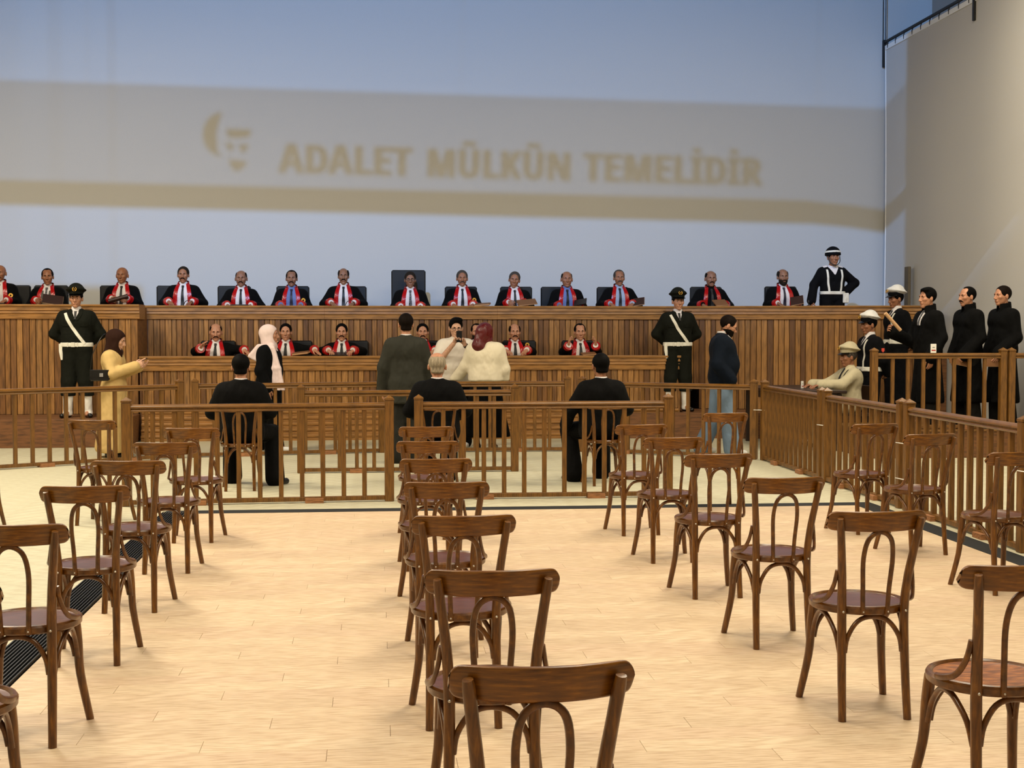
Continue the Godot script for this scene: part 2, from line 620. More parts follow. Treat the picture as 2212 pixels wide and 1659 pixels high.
func nets(prims: Array, cell: float) -> Array:
	var lo := Vector3.ONE * 1e9
	var hi := -lo
	for p in prims:
		if p[6]:
			continue
		var b := bounds(p)
		lo = lo.min(b[0])
		hi = hi.max(b[1])
	lo -= Vector3.ONE * cell * 3.0
	hi += Vector3.ONE * cell * 3.0
	var nx := int(ceil((hi.x - lo.x) / cell)) + 1
	var ny := int(ceil((hi.y - lo.y) / cell)) + 1
	var nz := int(ceil((hi.z - lo.z) / cell)) + 1
	var f := PackedFloat32Array()
	f.resize(nx * ny * nz)
	f.fill(1.0)
	for p in prims:
		var kind: int = p[0]
		var k: float = p[5]
		var cut: bool = p[6]
		var bb := bounds(p)
		var grow := k + cell * 2.6
		var x0 := clampi(int((bb[0].x - grow - lo.x) / cell), 0, nx - 1)
		var y0 := clampi(int((bb[0].y - grow - lo.y) / cell), 0, ny - 1)
		var z0 := clampi(int((bb[0].z - grow - lo.z) / cell), 0, nz - 1)
		var x1 := clampi(int((bb[1].x + grow - lo.x) / cell) + 1, 0, nx - 1)
		var y1 := clampi(int((bb[1].y + grow - lo.y) / cell) + 1, 0, ny - 1)
		var z1 := clampi(int((bb[1].z + grow - lo.z) / cell) + 1, 0, nz - 1)
		var a: Vector3 = p[1]
		var b: Vector3 = p[2]
		var ba := b - a
		var inv := 1.0 / maxf(ba.length_squared(), 1e-9)
		var ra: float = p[3]
		var dr: float = p[4] - ra
		var ir := Vector3.ONE / b if kind == 1 else Vector3.ONE
		var small := -minf(b.x, minf(b.y, b.z))
		for z in range(z0, z1 + 1):
			for y in range(y0, y1 + 1):
				var at := (z * ny + y) * nx + x0
				var q := Vector3(lo.x + x0 * cell, lo.y + y * cell, lo.z + z * cell) - a
				for x in range(x0, x1 + 1):
					var d: float
					if kind == 0:
						var t := clampf(q.dot(ba) * inv, 0.0, 1.0)
						d = (q - ba * t).length() - (ra + dr * t)
					elif kind == 1:
						var e := q * ir
						var k0 := e.length()
						d = k0 * (k0 - 1.0) / (e * ir).length() if k0 > 1e-4 else small
					else:
						var w := q.abs() - b
						d = w.max(Vector3.ZERO).length() + minf(maxf(w.x, maxf(w.y, w.z)), 0.0)
					var c := f[at]
					if cut:
						d = -d
						var h := maxf(k - absf(d - c), 0.0) / k
						f[at] = maxf(c, d) + h * h * k * 0.25
					else:
						var h := maxf(k - absf(d - c), 0.0) / k
						f[at] = minf(c, d) - h * h * k * 0.25
					at += 1
					q.x += cell
	var v := PackedVector3Array()
	var n := PackedVector3Array()
	var ix := PackedInt32Array()
	var ids := PackedInt32Array()
	ids.resize(f.size())
	ids.fill(-1)
	var cells := PackedInt32Array()
	var sy := nx
	var sz := nx * ny
	var reach := cell * 2.2
	for z in nz - 1:
		for y in ny - 1:
			var at := (z * ny + y) * nx
			for x in nx - 1:
				var c0 := f[at]
				if absf(c0) < reach:
					var c1 := f[at + 1]
					var c2 := f[at + sy]
					var c3 := f[at + sy + 1]
					var c4 := f[at + sz]
					var c5 := f[at + sz + 1]
					var c6 := f[at + sz + sy]
					var c7 := f[at + sz + sy + 1]
					var inside := int(c0 < 0) + int(c1 < 0) + int(c2 < 0) + int(c3 < 0) + int(c4 < 0) + int(c5 < 0) + int(c6 < 0) + int(c7 < 0)
					if inside > 0 and inside < 8:
						var s := Vector3.ZERO
						var m := 0
						if (c0 < 0) != (c1 < 0):
							s += Vector3(c0 / (c0 - c1), 0, 0)
							m += 1
						if (c2 < 0) != (c3 < 0):
							s += Vector3(c2 / (c2 - c3), 1, 0)
							m += 1
						if (c4 < 0) != (c5 < 0):
							s += Vector3(c4 / (c4 - c5), 0, 1)
							m += 1
						if (c6 < 0) != (c7 < 0):
							s += Vector3(c6 / (c6 - c7), 1, 1)
							m += 1
						if (c0 < 0) != (c2 < 0):
							s += Vector3(0, c0 / (c0 - c2), 0)
							m += 1
						if (c1 < 0) != (c3 < 0):
							s += Vector3(1, c1 / (c1 - c3), 0)
							m += 1
						if (c4 < 0) != (c6 < 0):
							s += Vector3(0, c4 / (c4 - c6), 1)
							m += 1
						if (c5 < 0) != (c7 < 0):
							s += Vector3(1, c5 / (c5 - c7), 1)
							m += 1
						if (c0 < 0) != (c4 < 0):
							s += Vector3(0, 0, c0 / (c0 - c4))
							m += 1
						if (c1 < 0) != (c5 < 0):
							s += Vector3(1, 0, c1 / (c1 - c5))
							m += 1
						if (c2 < 0) != (c6 < 0):
							s += Vector3(0, 1, c2 / (c2 - c6))
							m += 1
						if (c3 < 0) != (c7 < 0):
							s += Vector3(1, 1, c3 / (c3 - c7))
							m += 1
						ids[at] = v.size()
						cells.append(at)
						v.append(lo + (Vector3(x, y, z) + s / m) * cell)
						n.append(Vector3(c1 + c3 + c5 + c7 - c0 - c2 - c4 - c6, c2 + c3 + c6 + c7 - c0 - c1 - c4 - c5, c4 + c5 + c6 + c7 - c0 - c1 - c2 - c3).normalized())
				at += 1
	for at in cells:
		var c := f[at] < 0
		for axis in 3:
			var step: int = [1, sy, sz][axis]
			if (f[at + step] < 0) == c:
				continue
			var u: int = [sy, sz, 1][axis]
			var w: int = [sz, 1, sy][axis]
			var a := ids[at - u - w]
			var b := ids[at - w]
			var d := ids[at - u]
			var e := ids[at]
			if a < 0 or b < 0 or d < 0:
				continue
			if c:
				ix.append_array(PackedInt32Array([a, d, e, a, e, b]))
			else:
				ix.append_array(PackedInt32Array([a, b, e, a, e, d]))
	return [v, n, ix]


func bounds(p: Array) -> Array:
	var a: Vector3 = p[1]
	var b: Vector3 = p[2]
	if p[0] == 0:
		return [(a - Vector3.ONE * p[3]).min(b - Vector3.ONE * p[4]), (a + Vector3.ONE * p[3]).max(b + Vector3.ONE * p[4])]
	return [a - b, a + b]


func mesh_of(o: Array) -> Geo:
	var g := Geo.new()
	g.v = o[0]
	g.n = o[1]
	g.i = o[2]
	return g


func front_of(prims: Array, x: float, y: float, from := 0.6) -> float:
	# how far forward (towards +z) the surface lies at x, y
	var z := from
	for k in 24:
		var d := field_at(prims, Vector3(x, y, z))
		if d < 0.002:
			break
		z -= maxf(d * 0.85, 0.002)
	return maxf(z, 0.0)


func ribbon(prims: Array, path: Array, lift: float, thick := 0.008, from := 0.6) -> Geo:
	# a band laid on the front of a body: path of (x, y, half width)
	var g := Geo.new()
	var rows := []
	var fine := []
	for k in path.size() - 1:
		var n := maxi(1, ceili(path[k].distance_to(path[k + 1]) / 0.018))
		for s in n:
			fine.append(path[k].lerp(path[k + 1], float(s) / n))
	fine.append(path[-1])
	path = fine
	for k in path.size():
		var p: Vector3 = path[k]
		var q: Vector3 = path[maxi(k - 1, 0)]
		var r: Vector3 = path[mini(k + 1, path.size() - 1)]
		var d := Vector2(r.x - q.x, r.y - q.y).normalized()
		var s := Vector2(-d.y, d.x)
		var row := []
		for j in 6:
			var o: float = p.z * (j / 2.5 - 1.0)
			var x := p.x + s.x * o
			var y := p.y + s.y * o
			row.append(Vector3(x, y, front_of(prims, x, y, from) + lift))
		rows.append(row)
	var back := Vector3(0, 0, -thick - lift)
	for k in rows.size() - 1:
		for j in 5:
			g.quad(rows[k][j], rows[k][j + 1], rows[k + 1][j + 1], rows[k + 1][j])
		for j in [0, 5]:
			g.quad(rows[k][j], rows[k + 1][j], rows[k + 1][j] + back, rows[k][j] + back)
	for k in [0, rows.size() - 1]:
		for j in 5:
			g.quad(rows[k][j], rows[k][j + 1], rows[k][j + 1] + back, rows[k][j] + back)
	return g


# ------------------------------------------------------------------ the room
func slab(lo: Vector3, hi: Vector3) -> Geo:
	var g := Geo.new()
	g.box((lo + hi) / 2, hi - lo)
	return g


func build_room() -> void:
	# the sheet floor lies round a planked field edged by a black strip and, on the left, a grille
	var floor_node := Node3D.new()
	floor_node.name = "floor"
	floor_node.set_meta("kind", "structure")
	floor_node.set_meta("label", "pale floor: wood-look planks in the middle, greyer sheet round them")
	add_child(floor_node)
	var g := Geo.new()
	g.box(Vector3(1.0, -0.06, -10.8), Vector3(18.4, 0.1, 25.8))
	part(floor_node, "underlay", g, mats["floor_joint"])
	g = Geo.new()
	g.box(Vector3(0.65, -0.005, -18.115), Vector3(17.7, 0.01, 11.17))
	part(floor_node, "sheet", g, mats["floor_sheet"], "greyish sheet floor of the court")
	g = Geo.new()
	g.box(Vector3(-5.04, -0.005, -5.27), Vector3(6.31, 0.01, 14.52))
	part(floor_node, "sheet", g, mats["floor_sheet"], "greyish sheet floor left of the grille")
	g = Geo.new()
	g.box(Vector3(7.04, -0.005, -5.27), Vector3(4.92, 0.01, 14.52))
	part(floor_node, "sheet", g, mats["floor_sheet"], "greyish sheet floor right of the black strip")
	# planks run across the room; the near ones singly, the far ones joined
	var row := 0.152
	var x0 := -1.655
	var x1 := 4.385
	var shapes := {}
	var far := []
	for k in 4:
		far.append(Geo.new())
	var count := 0
	var z := -2.6
	var r := 0
	while z > -12.33:
		var x := x0 - 0.47 * ((r * 7) % 5) / 5.0 * 2.6
		while x < x1 - 0.01:
			var a := maxf(x, x0)
			var b := minf(x + 1.22, x1)
			if b - a > 0.02:
				var d := minf(row, z + 12.33)
				var size := Vector3(b - a - 0.0012, 0.01, d - 0.0012)
				var c := Vector3((a + b) / 2, -0.005, z - d / 2)
				var tone := rng.randi() % 4
				if z > -8.6 and count < 290:
					var key := Vector2i(roundi(size.x * 1000), roundi(size.z * 1000))
					if not shapes.has(key):
						var p := Geo.new()
						p.bevel_box(Vector3.ZERO, size, 0.0009)
						shapes[key] = p.commit()
					part(floor_node, "plank", shapes[key], mats["floor_plank_%d" % tone]).position = c
					count += 1
				else:
					far[tone].box(c, size)
			x += 1.22
		z -= row
		r += 1
	for k in 4:
		part(floor_node, "far_planks", far[k], mats["floor_plank_%d" % k]).set_meta("kind", "stuff")
	g = Geo.new()
	g.box(Vector3(1.5, -0.005, 0.0), Vector3(6.2, 0.01, 5.16))
	part(floor_node, "near_boards", g, mats["floor_plank_0"])
	# black strips
	g = Geo.new()
	g.bevel_box(Vector3(1.36, -0.003, -12.43), Vector3(6.44, 0.012, 0.20), 0.002)
	structure("trim_1", g, mats["black_strip"], "black strip across the floor in front of the railings")
	g = Geo.new()
	g.bevel_box(Vector3(4.48, -0.003, -5.12), Vector3(0.20, 0.012, 14.41), 0.002)
	structure("trim_2", g, mats["black_strip"], "black strip along the floor beside the right-hand railing")
	# slotted grille
	var t := thing("floor_grille", "black slotted floor grille running past the left column of chairs", "grille", Vector3(-1.77, 0, -5.2))
	g = Geo.new()
	g.box(Vector3(0, -0.009, 0), Vector3(0.23, 0.002, 14.4))
	part(t, "well", g, mats["grille_slat"])
	var sl := Geo.new()
	sl.bevel_box(Vector3.ZERO, Vector3(0.0085, 0.016, 14.4), 0.0015)
	var slm := sl.commit()
	for k in 11:
		part(t, "slat", slm, mats["grille_slat"]).position = Vector3(-0.1 + 0.02 * k, 0.002, 0)
	# walls
	structure("wall_back", slab(Vector3(-8.2, 0, -23.5), Vector3(9.5, ROOF, -23.2)), mats["backdrop_cloth"], "tall pale backdrop behind the judges")
	structure("wall_right", slab(Vector3(9.5, 0, -23.5), Vector3(9.8, ROOF, 2.1)), mats["plaster"], "taupe side wall showing above the hanging curtain")
	structure("wall_left", slab(Vector3(-8.5, 0, -23.5), Vector3(-8.2, ROOF, 2.1)), mats["plaster"], "side wall left of the court, outside the picture")
	structure("wall_front", slab(Vector3(-8.2, 0, 1.8), Vector3(9.5, ROOF, 2.1)), mats["plaster"], "wall behind the photographer, outside the picture")
	structure("ceiling", slab(Vector3(-8.5, ROOF, -23.5), Vector3(9.8, ROOF + 0.3, 2.1)), mats["ceiling_paint"], "dark ceiling high above the hall")
	build_curtain()
	build_sign()


func build_curtain() -> void:
	# pale cloth hung along the right side from a twin-tube truss
	var t := thing("hanging_curtain", "tall pale cloth curtain hung along the right side of the hall", "curtain", Vector3(8.65, 0, -23.1))
	var g := Geo.new()
	var cols := 60
	var rows := 12
	var top := 6.42
	var length := 14.5
	var base := 0
	for side in 2:
		base = g.v.size()
		for c in cols + 1:
			for r in rows + 1:
				var s := float(c) / cols
				var h := float(r) / rows
				var bow := 0.085 * sin(PI * h) * exp(-s * 14.0)
				var z := s * length + bow
				var x := 0.012 * sin(s * 37.0) * (0.4 + 0.6 * (1.0 - h)) + (0.008 if side else 0.0)
				g.v.append(Vector3(x, 0.02 + h * (top - 0.02), z))
				g.n.append(Vector3(1.0 if side else -1.0, 0, 0.012 * 37.0 / length * cos(s * 37.0)).normalized())
		for c in cols:
			for r in rows:
				var a := base + c * (rows + 1) + r
				g.face3(a, a + 1, a + rows + 2)
				g.face3(a, a + rows + 2, a + rows + 1)
	part(t, "cloth", g, mats["curtain_cloth"])
	var path := []
	for k in 13:
		var h := k / 12.0
		path.append(Vector3(0.0, 0.02 + h * (top - 0.02), 0.085 * sin(PI * h)))
	var e := Geo.new()
	e.tube(path, [0.014], 6)
	part(t, "side_hem", e, mats["hem_white"], "white piped edge of the cloth")
	e = Geo.new()
	e.box(Vector3(-0.008, top - 0.03, length / 2), Vector3(0.012, 0.075, length))
	part(t, "top_hem", e, mats["hem_white"])
	var ring := Geo.new()
	ring.tube([Vector3(-0.012, -0.03, 0), Vector3(-0.02, 0.03, 0.01), Vector3(0, 0.09, 0.02)], [0.008], 6)
	var rm := ring.commit()
	for k in 40:
		part(t, "lacing", rm, mats["black_metal"]).position = Vector3(0, top - 0.02, 0.12 + k * 0.36)
	var tr := thing("truss", "black twin-tube truss holding the curtain, hung on two cables", "truss", Vector3(8.65, top, -23.10))
	e = Geo.new()
	e.tube([Vector3(0, 0.075, -0.06), Vector3(0, 0.075, 14.6)], [0.026], 8)
	part(tr, "upper_tube", e, mats["black_metal"])
	e = Geo.new()
	e.tube([Vector3(0.06, -0.30, -0.06), Vector3(0.06, -0.30, 14.6)], [0.026], 8)
	part(tr, "lower_tube", e, mats["black_metal"])
	for k in [0.0, 3.6, 7.2, 10.8, 14.4]:
		e = Geo.new()
		e.bevel_box(Vector3(-0.01, -0.115, -0.05 + k), Vector3(0.05, 0.46, 0.055), 0.006)
		part(tr, "bracket", e, mats["black_metal"])
	for k in [-0.02, 0.10, 7.2, 14.4]:
		e = Geo.new()
		e.tube([Vector3(-0.02, 0.08, -0.06 + k), Vector3(-0.02, ROOF - top - 0.005, -0.06 + k)], [0.007], 6)
		part(tr, "cable", e, mats["black_metal"])


func build_sign() -> void:
	# the lettered sign high over the court whose shadow falls on the backdrop
	var tilt := deg_to_rad(-0.9)
	var t := thing("hanging_sign", "lettered sign hung high over the court, above the picture", "sign", Vector3(-0.064, 6.985, -14.0))
	t.rotation.z = tilt
	var g := Geo.new()
	g.box(Vector3(0.6, 0.36, 0), Vector3(9.4, 0.86, 0.004))
	part(t, "pane", g, mats["sign_pane"])
	g = Geo.new()
	g.bevel_box(Vector3(-1.05, -0.10, 0), Vector3(8.0, 0.19, 0.03), 0.004)
	part(t, "beam", g, mats["black_metal"])
	g = Geo.new()
	g.tube([Vector3(2.93, -0.10, 0), Vector3(3.3, -0.125, 0), Vector3(4.2, -0.235, 0)], [0.095], 4, 0.2, Vector3.BACK)
	part(t, "beam_end", g, mats["black_metal"])  # bent piece added so the beam's shadow dips near the corner
	for x in [-3.0, 0.0, 3.0]:
		g = Geo.new()
		g.tube([Vector3(x, 0.78, 0.0), Vector3(x, ROOF - 6.985, 0.0)], [0.0012], 5)
		part(t, "cable", g, mats["black_metal"])
	var font := SystemFont.new()
	font.font_names = PackedStringArray(["Droid Sans"])
	font.font_weight = 700
	var words := [["ADALET", -1.483, -0.394], ["MÜLKÜN", -0.274, 0.907], ["TEMELİDİR", 1.015, 2.537]]
	for w in words:
		var tm := TextMesh.new()
		tm.font = font
		tm.text = w[0]
		tm.font_size = 64
		tm.pixel_size = 0.005
		tm.depth = 0.02
		tm.curve_step = 2.0
		var box := tm.get_aabb()
		var src := tm.get_mesh_arrays()
		var bold := Geo.new()
		for dx in [-0.011, 0.0, 0.011]:
			bold.add([src[Mesh.ARRAY_VERTEX], src[Mesh.ARRAY_NORMAL], src[Mesh.ARRAY_INDEX]], Transform3D(Basis(), Vector3(dx, 0, dx * 0.05)))
		var o := part(t, "lettering", bold, mats["black_metal"])
		var sx: float = (w[2] - w[1]) / (box.size.x + 0.022)
		o.scale = Vector3(sx, 0.228 / cap_height(font), 1.0)
		o.position = Vector3(w[1] - (box.position.x - 0.011) * sx, 0.118 + (0.004 if w[0] == "ADALET" else 0.0) - base_line(font) * o.scale.y, 0.02)
	# the emblem: a sickle of shade, a brow bar, two patches and a chin
	g = Geo.new()
	var poly := PackedVector2Array()
	for k in 13:
		var a := PI * 0.5 + PI * k / 12.0
		poly.append(Vector2(-1.93 + 0.155 * cos(a), 0.415 + 0.175 * sin(a)))
	poly.append(Vector2(-1.965, 0.27))
	poly.append(Vector2(-1.975, 0.42))
	poly.append(Vector2(-1.955, 0.52))
	g.extrude(poly, Vector3(0, 0, 0.01), Vector3(0, 0, 0.03), Vector3.RIGHT, Vector3.UP)
	part(t, "emblem_piece", g, mats["black_metal"])
	for p in [[[-1.90, 0.46], [-1.70, 0.46], [-1.71, 0.405], [-1.80, 0.39], [-1.885, 0.395]], [[-1.91, 0.35], [-1.84, 0.345], [-1.845, 0.29], [-1.87, 0.285]], [[-1.80, 0.34], [-1.715, 0.34], [-1.75, 0.275], [-1.78, 0.28]], [[-1.88, 0.235], [-1.85, 0.205], [-1.82, 0.215], [-1.73, 0.20], [-1.76, 0.15], [-1.82, 0.12], [-1.86, 0.16]]]:
		var q := PackedVector2Array()
		for e in p:
			q.append(Vector2(e[0], e[1]))
		g = Geo.new()
		g.extrude(q, Vector3(0, 0, 0.01), Vector3(0, 0, 0.03), Vector3.RIGHT, Vector3.UP)
		part(t, "emblem_piece", g, mats["black_metal"])
	# black cloth added out of view to keep the projector's light on the backdrop
	var m := thing("masking_cloth", "black cloth added out of view to cut the projector light, right of the hanging sign", "masking cloth", Vector3(6.23, 5.35, -14.0))
	g = Geo.new()
	g.bevel_box(Vector3(0, 1.5, 0), Vector3(4.8, 3.0, 0.02), 0.003)
	part(m, "cloth", g, mats["black_strip"])
	for x in [-2.3, 2.3]:
		g = Geo.new()
		g.tube([Vector3(x, 2.95, 0), Vector3(x, ROOF - 5.355, 0)], [0.0012], 5)
		part(m, "cable", g, mats["black_metal"])


func cap_height(font: Font) -> float:
	var tm := TextMesh.new()
	tm.font = font
	tm.text = "H"
	tm.font_size = 64
	tm.pixel_size = 0.005
	return tm.get_aabb().size.y


func base_line(font: Font) -> float:
	var tm := TextMesh.new()
	tm.font = font
	tm.text = "H"
	tm.font_size = 64
	tm.pixel_size = 0.005
	return tm.get_aabb().position.y


# ------------------------------------------------------------------ benches and platforms
const CORNICE := [[-0.30, 0.0], [0.07, 0.0], [0.075, -0.008], [0.07, -0.030], [0.052, -0.034], [0.055, -0.085], [0.040, -0.095], [0.045, -0.125], [0.034, -0.135], [0.030, -0.150], [0.036, -0.155], [0.034, -0.205], [0.020, -0.212], [-0.30, -0.212]]


func panel_front(t: Node3D, length: float, low: float, high: float, depth: float, top_depth: float, hole := Vector3.ZERO) -> void:
	# a bench front along local +x from 0 to length, facing +z; boards, a moulded cornice and a top
	var g := Geo.new()
	if hole.z > 0.0:
		# a low opening from hole.x to hole.y, hole.z high
		g.box(Vector3(length / 2, (low + hole.z + high - 0.03) / 2, -depth / 2 - 0.012), Vector3(length - 0.004, high - 0.03 - low - hole.z, depth))
		g.box(Vector3(hole.x / 2, low + hole.z / 2, -depth / 2 - 0.012), Vector3(hole.x, hole.z, depth))
		g.box(Vector3((hole.y + length) / 2, low + hole.z / 2, -depth / 2 - 0.012), Vector3(length - hole.y, hole.z, depth))
	else:
		g.box(Vector3(length / 2, (low + high - 0.03) / 2, -depth / 2 - 0.012), Vector3(length - 0.004, high - 0.03 - low, depth))
	part(t, "core", g, mats["bench_core"])
	var x := 0.0
	var ends := high - 0.20
	var shapes := {}
	var last := -1
	while x < length - 0.02:
		var w: float = [0.072, 0.080, 0.088, 0.076, 0.094][rng.randi() % 5]
		if x + w > length - 0.03:
			w = length - x
		var key := roundi(w * 1000)
		var foot := low
		if hole.z > 0.0 and x + w / 2 > hole.x and x + w / 2 < hole.y:
			foot = low + hole.z
			key += 10000
		if not shapes.has(key):
			var b := Geo.new()
			b.bevel_box(Vector3.ZERO, Vector3(w - 0.006, ends - foot, 0.02), 0.006)
			shapes[key] = b.commit()
		var tone := rng.randi() % 6
		if tone == last:
			tone = (tone + 1) % 6
		last = tone
		part(t, "board", shapes[key], mats["bench_board_%d" % tone]).position = Vector3(x + w / 2, (foot + ends) / 2, rng.randf_range(-0.003, 0.001))
		x += w
	var poly := PackedVector2Array()
	for p in CORNICE:
		poly.append(Vector2(p[0] if p[0] > -0.2 else -top_depth, p[1]))
	# the cornice in lengths with butt joints
	var pieces := maxi(1, roundi(length / 2.6))
	for k in pieces:
		var c := Geo.new()
		c.extrude(poly, Vector3(length * k / pieces + (0.001 if k else -0.03), high, 0), Vector3(length * (k + 1) / pieces - (0.001 if k < pieces - 1 else -0.03), high, 0), Vector3(0, 0, 1), Vector3.UP)
		part(t, "cornice", c, mats["bench_moulding"])


func build_benches() -> void:
	# left block, standing forward
	var t := thing("judges_bench", "left block of the upper judges' bench, behind the guard and the woman in cream", "bench", Vector3(-6.6, 0, -20.5), 0.0, "upper bench blocks")
	panel_front(t, 3.18, 0.39, 1.97, 0.86, 0.45)
	# the long middle
	t = thing("judges_bench", "long middle of the upper judges' bench with vertical boards and cornice", "bench", Vector3(-3.42, 0, -21.35), 0.0, "upper bench blocks")
	panel_front(t, 7.92, 0.33, 1.97, 0.10, 0.45)
	# the right wing, turned in
	var a := Vector3(4.5, 0, -21.35)
	var b := Vector3(8.2, 0, -20.2)
	t = thing("judges_bench", "right wing of the upper judges' bench, behind the guard and the table", "bench", a, atan2(-(b.z - a.z), b.x - a.x), "upper bench blocks")
	panel_front(t, a.distance_to(b), 0.38, 1.97, 0.10, 0.45, Vector3(0.36, 0.53, 0.30))
	# lower clerks' bench on a stepped plinth
	t = thing("clerks_bench", "lower bench in front of the judges, boarded, on a stepped plinth", "bench", Vector3(-3.36, 0, -20.45))
	panel_front(t, 7.86, 0.43, 1.22, 0.06, 0.36)
	var step_y := [0.0, 0.085, 0.17, 0.255, 0.34]
	for k in 5:
		var g := Geo.new()
		var out := 0.17 - 0.033 * k
		g.extrude(PackedVector2Array([Vector2(-0.07, 0), Vector2(out - 0.012, 0), Vector2(out - 0.012, 0.045), Vector2(out, 0.052), Vector2(out + 0.004, 0.075), Vector2(out - 0.004, 0.086), Vector2(-0.07, 0.086)]), Vector3(0.0, step_y[k], 0), Vector3(7.86, step_y[k], 0), Vector3(0, 0, 1), Vector3.UP)
		part(t, "plinth_step", g, mats["bench_moulding"])
	var e := Geo.new()
	e.box(Vector3(7.88, 0.6, -0.44), Vector3(0.03, 1.18, 0.84))
	part(t, "end_panel", e, mats["bench_board_0"])
	e = Geo.new()
	e.box(Vector3(-0.02, 0.6, -0.44), Vector3(0.03, 1.18, 0.84))
	part(t, "end_panel", e, mats["bench_board_4"])
	# daises behind the benches
	t = thing("lower_dais", "wooden dais under the clerks' seats, hidden behind the lower bench", "dais", Vector3(0.56, 0, -20.94))
	var g2 := Geo.new()
	g2.bevel_box(Vector3(0, 0.15, 0), Vector3(7.7, 0.30, 0.80), 0.004)
	part(t, "deck", g2, mats["platform_wood"])
	t = thing("upper_dais", "wooden dais under the judges' seats, hidden behind the upper bench", "dais", Vector3(0, 0, 0))
	g2 = Geo.new()
	g2.extrude(PackedVector2Array([Vector2(-6.6, 21.32), Vector2(-3.45, 21.32), Vector2(-3.45, 21.47), Vector2(4.46, 21.47), Vector2(4.76, 21.38), Vector2(4.76, 22.3), Vector2(5.12, 22.3), Vector2(5.12, 21.27), Vector2(8.16, 20.33), Vector2(8.62, 20.33), Vector2(8.62, 23.15), Vector2(-6.6, 23.15)]), Vector3(0, 0.0, 0), Vector3(0, 1.2, 0), Vector3.RIGHT, Vector3.FORWARD)
	part(t, "deck", g2, mats["platform_wood"])
	# platforms the guards stand on
	t = thing("platform", "low wooden platform under the guard beside the woman in cream", "platform", Vector3(-5.1, 0, -19.92), 0.0, "low guard platforms")
	g2 = Geo.new()
	g2.bevel_box(Vector3(0, 0.195, 0), Vector3(3.4, 0.39, 1.12), 0.006)
	part(t, "deck", g2, mats["platform_wood"])
	t = thing("platform", "low wooden platform under the guard beside the man in jeans", "platform", Vector3.ZERO, 0.0, "low guard platforms")
	g2 = Geo.new()
	g2.extrude(PackedVector2Array([Vector2(3.62, 20.24), Vector2(5.2, 20.06), Vector2(8.3, 19.3), Vector2(8.3, 20.12), Vector2(4.62, 21.26), Vector2(4.56, 20.30)]), Vector3(0, 0, 0), Vector3(0, 0.38, 0), Vector3.RIGHT, Vector3.FORWARD)
	part(t, "deck", g2, mats["platform_wood"])
	t = thing("dock_platform", "wooden platform under the three figures in black cloaks", "platform", Vector3(7.36, 0, -17.46))
	g2 = Geo.new()
	g2.bevel_box(Vector3(0, 0.165, 0), Vector3(2.5, 0.33, 1.42), 0.006)
	part(t, "riser", g2, mats["platform_wood"])
	g2 = Geo.new()
	g2.bevel_box(Vector3(0, 0.342, 0.01), Vector3(2.52, 0.025, 1.44), 0.006)
	part(t, "deck", g2, mats["rail_post"])
	# slim grey-brown bar put in for a shadow on the curtain
	t = thing("curtain_post", "slim grey-brown bar added in place of a shadow on the curtain, left of the cloaked figures", "post", Vector3(8.55, 1.2, -21.75))
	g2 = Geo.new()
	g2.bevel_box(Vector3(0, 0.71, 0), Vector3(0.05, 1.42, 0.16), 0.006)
	part(t, "shaft", g2, mat("shadow_bar_grey", Color(0.40, 0.37, 0.32), 0.8))


